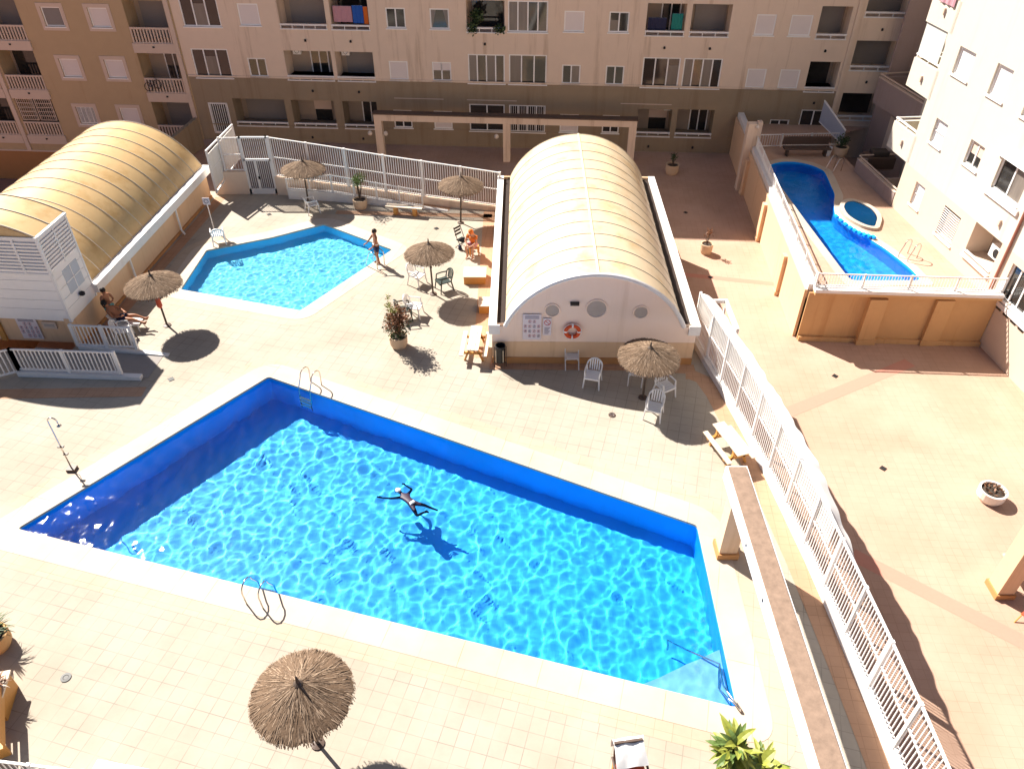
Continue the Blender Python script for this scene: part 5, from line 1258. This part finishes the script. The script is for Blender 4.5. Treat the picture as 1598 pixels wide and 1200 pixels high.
# ------------------------------------------------------------------ people
def person(label, loc, rz, J, skin, hair_m, hair_len=0.0, clothes=(), cap=None, scale=1.0, name='person'):
    """J: joint positions (local metres). One continuous skinned body; hair and clothing are children."""
    o_name = name
    base = dict(pel=.115, bel=.105, che=.13, nec=.052, hd0=.075, hd1=.095, shL=.062, shR=.062, elL=.042, elR=.042, wrL=.028, wrR=.028, paL=.036, paR=.036,
                hiL=.095, hiR=.095, knL=.058, knR=.058, anL=.038, anR=.038, heL=.036, heR=.036, toL=.028, toR=.028)
    E_ = [('pel', 'bel'), ('bel', 'che'), ('che', 'nec'), ('nec', 'hd0'), ('hd0', 'hd1')]
    for s in 'LR': E_ += [('che', 'sh' + s), ('sh' + s, 'el' + s), ('el' + s, 'wr' + s), ('wr' + s, 'pa' + s), ('pel', 'hi' + s), ('hi' + s, 'kn' + s), ('kn' + s, 'an' + s), ('an' + s, 'he' + s), ('an' + s, 'to' + s)]
    V_ = []; rad = []; idx = {}; ed = []
    def av(n, p, r): idx[n] = len(V_); V_.append(tuple(p)); rad.append(r)
    for n, r in base.items(): av(n, J[n], r)
    ed = [(idx[a], idx[b_]) for a, b_ in E_]
    for s in 'LR':
        pa, wr = Vector(J['pa' + s]), Vector(J['wr' + s]); d = (pa - wr).normalized(); side = d.cross(Vector((0, 0, 1)));
        if side.length < .1: side = Vector((0, 1, 0))
        side.normalize(); nrm = side.cross(d)
        for k in range(5):
            if k == 4: root = pa - d * .02 + side * .035; dd = (d * .6 + side).normalized(); L = .05
            else: root = pa + d * .02 + side * (.027 - .018 * k); dd = (d + side * (.12 - .08 * k)).normalized(); L = (.07, .08, .075, .06)[k]
            r0, r1 = f'f{s}{k}a', f'f{s}{k}b'
            av(r0, root + dd * L * .5, .0095); av(r1, root + dd * L + nrm * -.015, .008); ed += [(idx['pa' + s], idx[r0]), (idx[r0], idx[r1])]
    me = bpy.data.meshes.new(name); me.from_pydata(V_, ed, []); o = bpy.data.objects.new(name, me); sc.collection.objects.link(o)
    md = o.modifiers.new('skin', 'SKIN'); md.use_smooth_shade = True
    if not me.skin_vertices: 
        print('no skin layer')
    sv = me.skin_vertices[0].data
    for i, r in enumerate(rad): sv[i].radius = (r, r); sv[i].use_root = (i == 0)
    sb = o.modifiers.new('sub', 'SUBSURF'); sb.levels = 1; sb.render_levels = 2
    me.materials.append(skin); o.location = loc; o.rotation_euler = (0, 0, rz); o.scale = (scale,) * 3
    o['label'] = label; o['category'] = 'person'
    hd0, hd1 = Vector(J['hd0']), Vector(J['hd1']); up = (hd1 - hd0).normalized(); face = Vector(J.get('face', (0, -1, 0))).normalized(); sd = face.cross(up).normalized()
    def ell(c, rx, m, nm, squash=(1, 1, 1), n=10, cut=None):
        mb = MB(); 
        for i in range(n + 1):
            t = math.pi * i / n
            for j in range(2 * n):
                a = math.pi * j / n; v = up * math.cos(t) * rx * squash[2] + (sd * math.cos(a) * squash[0] + face * math.sin(a) * squash[1]) * math.sin(t) * rx; mb.v.append(tuple(c + v))
        for i in range(n):
            for j in range(2 * n): mb.f.append((i * 2 * n + j, (i + 1) * 2 * n + j, (i + 1) * 2 * n + (j + 1) % (2 * n), i * 2 * n + (j + 1) % (2 * n)))
        ob = mb.build(nm, m, None, smooth=True); ob.parent = o; return ob
    hc = hd0 * .45 + hd1 * .55
    if cap: ell(hc + up * .02, .122, cap, 'swim_cap', (.88, 1, 1))
    else:
        ell(hc + up * .030 - face * .022, .118, hair_m, 'hair', (.90, .98, .98))
        if hair_len: ell(hc - up * hair_len * .5 - face * .07, .085, hair_m, 'hair', (1, .6, 1 + hair_len * 4))
    fm = MB(); fc = hc + face * .098
    fm.obox(tuple(fc - up * .015), (.022, .03, .04)); no = fm.build('nose', skin, None); no.parent = o
    em = MB()
    for sx in (-1, 1): em.obox(tuple(fc + sd * sx * .033 + up * .012 - face * .012), (.022, .014, .012))
    ey = em.build('eyes', M_black, None); ey.parent = o
    mm = MB().obox(tuple(fc - up * .055 - face * .012), (.045, .012, .010)); mo = mm.build('mouth', M_inkr, None); mo.parent = o
    er = MB()
    for sx in (-1, 1): er.obox(tuple(hc + sd * sx * .095 - up * .005), (.018, .03, .045))
    ea = er.build('ears', skin, None); ea.parent = o
    for nm, m, chains in clothes:
        mb = MB()
        for pts in chains: mb.tube([Vector(J[a]).lerp(Vector(J[b_]), t) for a, b_, t, r in pts], [r for a, b_, t, r in pts], 14)
        ob = mb.build(nm, m, None, smooth=True); ob.parent = o
    return o
def standing(arms='down', lean=0.0):
    J = dict(pel=(0, 0, .95), bel=(0, 0, 1.12), che=(0, .0, 1.32), nec=(0, 0, 1.47), hd0=(0, -.01, 1.56), hd1=(0, -.015, 1.66),
             shL=(-.18, 0, 1.40), shR=(.18, 0, 1.40), elL=(-.24, .02, 1.13), elR=(.24, .02, 1.13), wrL=(-.25, -.06, .90), wrR=(.25, -.06, .90), paL=(-.25, -.08, .83), paR=(.25, -.08, .83),
             hiL=(-.10, 0, .88), hiR=(.10, 0, .88), knL=(-.11, -.02, .50), knR=(.11, -.02, .50), anL=(-.12, .02, .08), anR=(.12, .02, .08), heL=(-.12, .06, .035), heR=(.12, .06, .035), toL=(-.13, -.14, .03), toR=(.13, -.14, .03))
    return J
def shorts(r=.0): return [[('pel', 'bel', .35, .145), ('pel', 'bel', 0, .155), ('pel', 'hiL', .7, .17)], [('hiL', 'knL', -.1, .115), ('hiL', 'knL', .55, .095)], [('hiR', 'knR', -.1, .115), ('hiR', 'knR', .55, .095)]]
# person climbing out at the small pool
J = standing(); J.update(elL=(-.30, -.14, 1.16), wrL=(-.30, -.32, .98), paL=(-.30, -.39, .96), elR=(.27, -.12, 1.14), wrR=(.28, -.32, 1.0), paR=(.28, -.39, .98))
x, y = G(590, 411); person('tanned person in navy shorts standing at the right corner of the small pool', (x, y, 0), R(-60), J, M_skin, M_hair, 0, [('shorts', M_navy, shorts()), ('waistband', M_plastic, [[('pel', 'bel', .25, .150), ('pel', 'bel', .5, .148)]])])
# person standing by the left hall wall, arms folded
J = standing(); J.update(elL=(-.26, -.05, 1.12), wrL=(-.06, -.22, 1.16), paL=(.02, -.24, 1.17), elR=(.26, -.05, 1.12), wrR=(.06, -.20, 1.12), paR=(-.02, -.22, 1.12))
x, y = G(181, 506); person('tanned person in turquoise shorts standing against the left hall wall', (x, y, 0), R(60), J, M_skin, M_hair, 0, [('shorts', M_turq, shorts())], scale=1.0)
# reclining person on a white lounger
x, y = G(203, 512)
lo_ = thing('lounger', 'white low lounger chair under the reclining person by the left hall', 'lounger', (x, y, 0), R(-3))
s_ = MB(); s_.box(-.35, .55, -.26, .26, .30, .34); s_.build('seat', M_plastic, lo_, world=False); MB().obox((-.50, 0, .52), (.52, .5, .03), 0, 0, R(52)).build('backrest', M_plastic, lo_, world=False)
for sx, sy in ((-.3, -.22), (.5, -.22), (-.3, .22), (.5, .22)): MB().tube([(sx, sy, 0), (sx, sy, .3)], .02, 6).build('leg', M_plastic, lo_, world=False)
J = dict(pel=(-.22, 0, .47), bel=(-.34, 0, .60), che=(-.46, 0, .77), nec=(-.55, 0, .90), hd0=(-.58, 0, .98), hd1=(-.60, 0, 1.08), face=(1, 0, .25),
         shL=(-.50, .17, .83), shR=(-.50, -.17, .83), elL=(-.30, .30, .66), elR=(-.30, -.30, .66), wrL=(-.12, .18, .62), wrR=(-.12, -.18, .62), paL=(-.06, .14, .62), paR=(-.06, -.14, .62),
         hiL=(-.15, .09, .45), hiR=(-.15, -.09, .45), knL=(.28, .12, .50), knR=(.28, -.10, .47), anL=(.66, .10, .36), anR=(.68, -.12, .32), heL=(.70, .10, .31), heR=(.72, -.12, .27), toL=(.78, .11, .45), toR=(.80, -.13, .41))
pr_ = person('tanned person lying back on a white lounger by the left hall', (x, y, 0), R(-3), J, M_skin, M_hair, .1, [('shorts', M_navy, [[('pel', 'bel', .35, .14), ('pel', 'bel', -.1, .15)], [('hiL', 'knL', -.1, .11), ('hiL', 'knL', .4, .095)], [('hiR', 'knR', -.1, .11), ('hiR', 'knR', .4, .095)]])], scale=1.12)
ch = copy_tree(ch0); x, y = G(197, 528); place(ch, x, y, 0, R(100), 'white plastic armchair in shade just below the reclining person'); ch.scale = (1.05,) * 3
# seated person in orange
x, y = G(740, 397); st_ = thing('wooden_stool', 'orange wooden stool under the seated person near the hall wall', 'stool', (x, y, 0), R(10))
MB().box(-.24, .24, -.2, .2, .36, .42).build('seat', M_wood, st_, world=False)
for sx in (-.2, .2):
    for sy in (-.16, .16): MB().box(sx - .03, sx + .03, sy - .03, sy + .03, 0, .359).build('leg', M_wood, st_, world=False)
J = dict(pel=(0, .02, .53), bel=(0, -.02, .68), che=(0, -.12, .86), nec=(0, -.18, 1.0), hd0=(0, -.22, 1.08), hd1=(0, -.25, 1.17), face=(0, -1, -.3),
         shL=(-.17, -.12, .93), shR=(.17, -.12, .93), elL=(-.25, -.28, .72), elR=(.25, -.28, .72), wrL=(-.08, -.42, .62), wrR=(.10, -.42, .60), paL=(-.02, -.46, .60), paR=(.04, -.46, .58),
         hiL=(-.1, -.05, .52), hiR=(.1, -.05, .52), knL=(-.16, -.44, .54), knR=(.16, -.44, .54), anL=(-.12, -.36, .09), anR=(.14, -.40, .09), heL=(-.12, -.32, .035), heR=(.14, -.36, .035), toL=(-.13, -.54, .03), toR=(.15, -.58, .03))
person('person in an orange top sitting bent forward on a wooden stool', (x, y, 0), R(-25), J, M_skin_l, M_orangec, .12, [('top', M_orangec, [[('pel', 'bel', .2, .14), ('bel', 'che', .3, .15), ('che', 'nec', .0, .165), ('che', 'nec', .6, .09)], [('shL', 'elL', -.1, .075), ('shL', 'elL', .5, .06)], [('shR', 'elR', -.1, .075), ('shR', 'elR', .5, .06)]]), ('shorts', M_pinkc, [[('hiL', 'knL', -.1, .11), ('hiL', 'knL', .6, .09)], [('hiR', 'knR', -.1, .11), ('hiR', 'knR', .6, .09)]])], scale=1.12)
dch = make_folding('dark folding chair left of the seated person in orange', M_black); x, y = G(722, 387); place(dch, x, y, 0, R(50))
bg_ = tag(MB().obox((*G(718, 390), .12), (.16, .12, .22)).build('bag', M_navy, bevel=.03), 'small dark bag on the deck beside the dark folding chair', 'bag')
# swimmer
zs = -.15
def S(u, v, dz=0): a = G(u, v, zs + dz); return (a[0] - SW.x, a[1] - SW.y, zs + dz)
hx = Vector(S(620, 766)); 
J = dict(pel=S(643, 786), bel=S(638, 781.5), che=S(631.5, 775.5), nec=S(626, 770), hd0=S(623.5, 768), hd1=S(619.5, 764.5),
         shL=S(626, 777), shR=S(637, 771.5), elL=S(610, 779, -.03), elR=S(643, 766, -.12), wrL=S(597, 778, -.05), wrR=S(634, 761, -.2), paL=S(592, 777, -.05), paR=S(630, 759, -.22),
         hiL=S(643, 789.5), hiR=S(648, 786), knL=S(651, 806, -.05), knR=S(662, 789, -.03), anL=S(664, 799, -.05), anR=S(676, 795, -.05), heL=S(667, 798, -.04), heR=S(679, 795.5, -.05), toL=S(670, 801, -.06), toR=S(684, 798, -.08), face=(-.3, .3, -.9))
wsuit = mat('dark wetsuit', (.035, .018, .04), .5, .2, 9)
person('swimmer in a dark wetsuit and white cap doing breaststroke in the big pool', (SW.x, SW.y, 0), 0, J, wsuit, M_hair, 0, [('shorts', M_plastic, [[('pel', 'bel', .1, .125), ('pel', 'bel', -.5, .135)]])], cap=M_plastic)
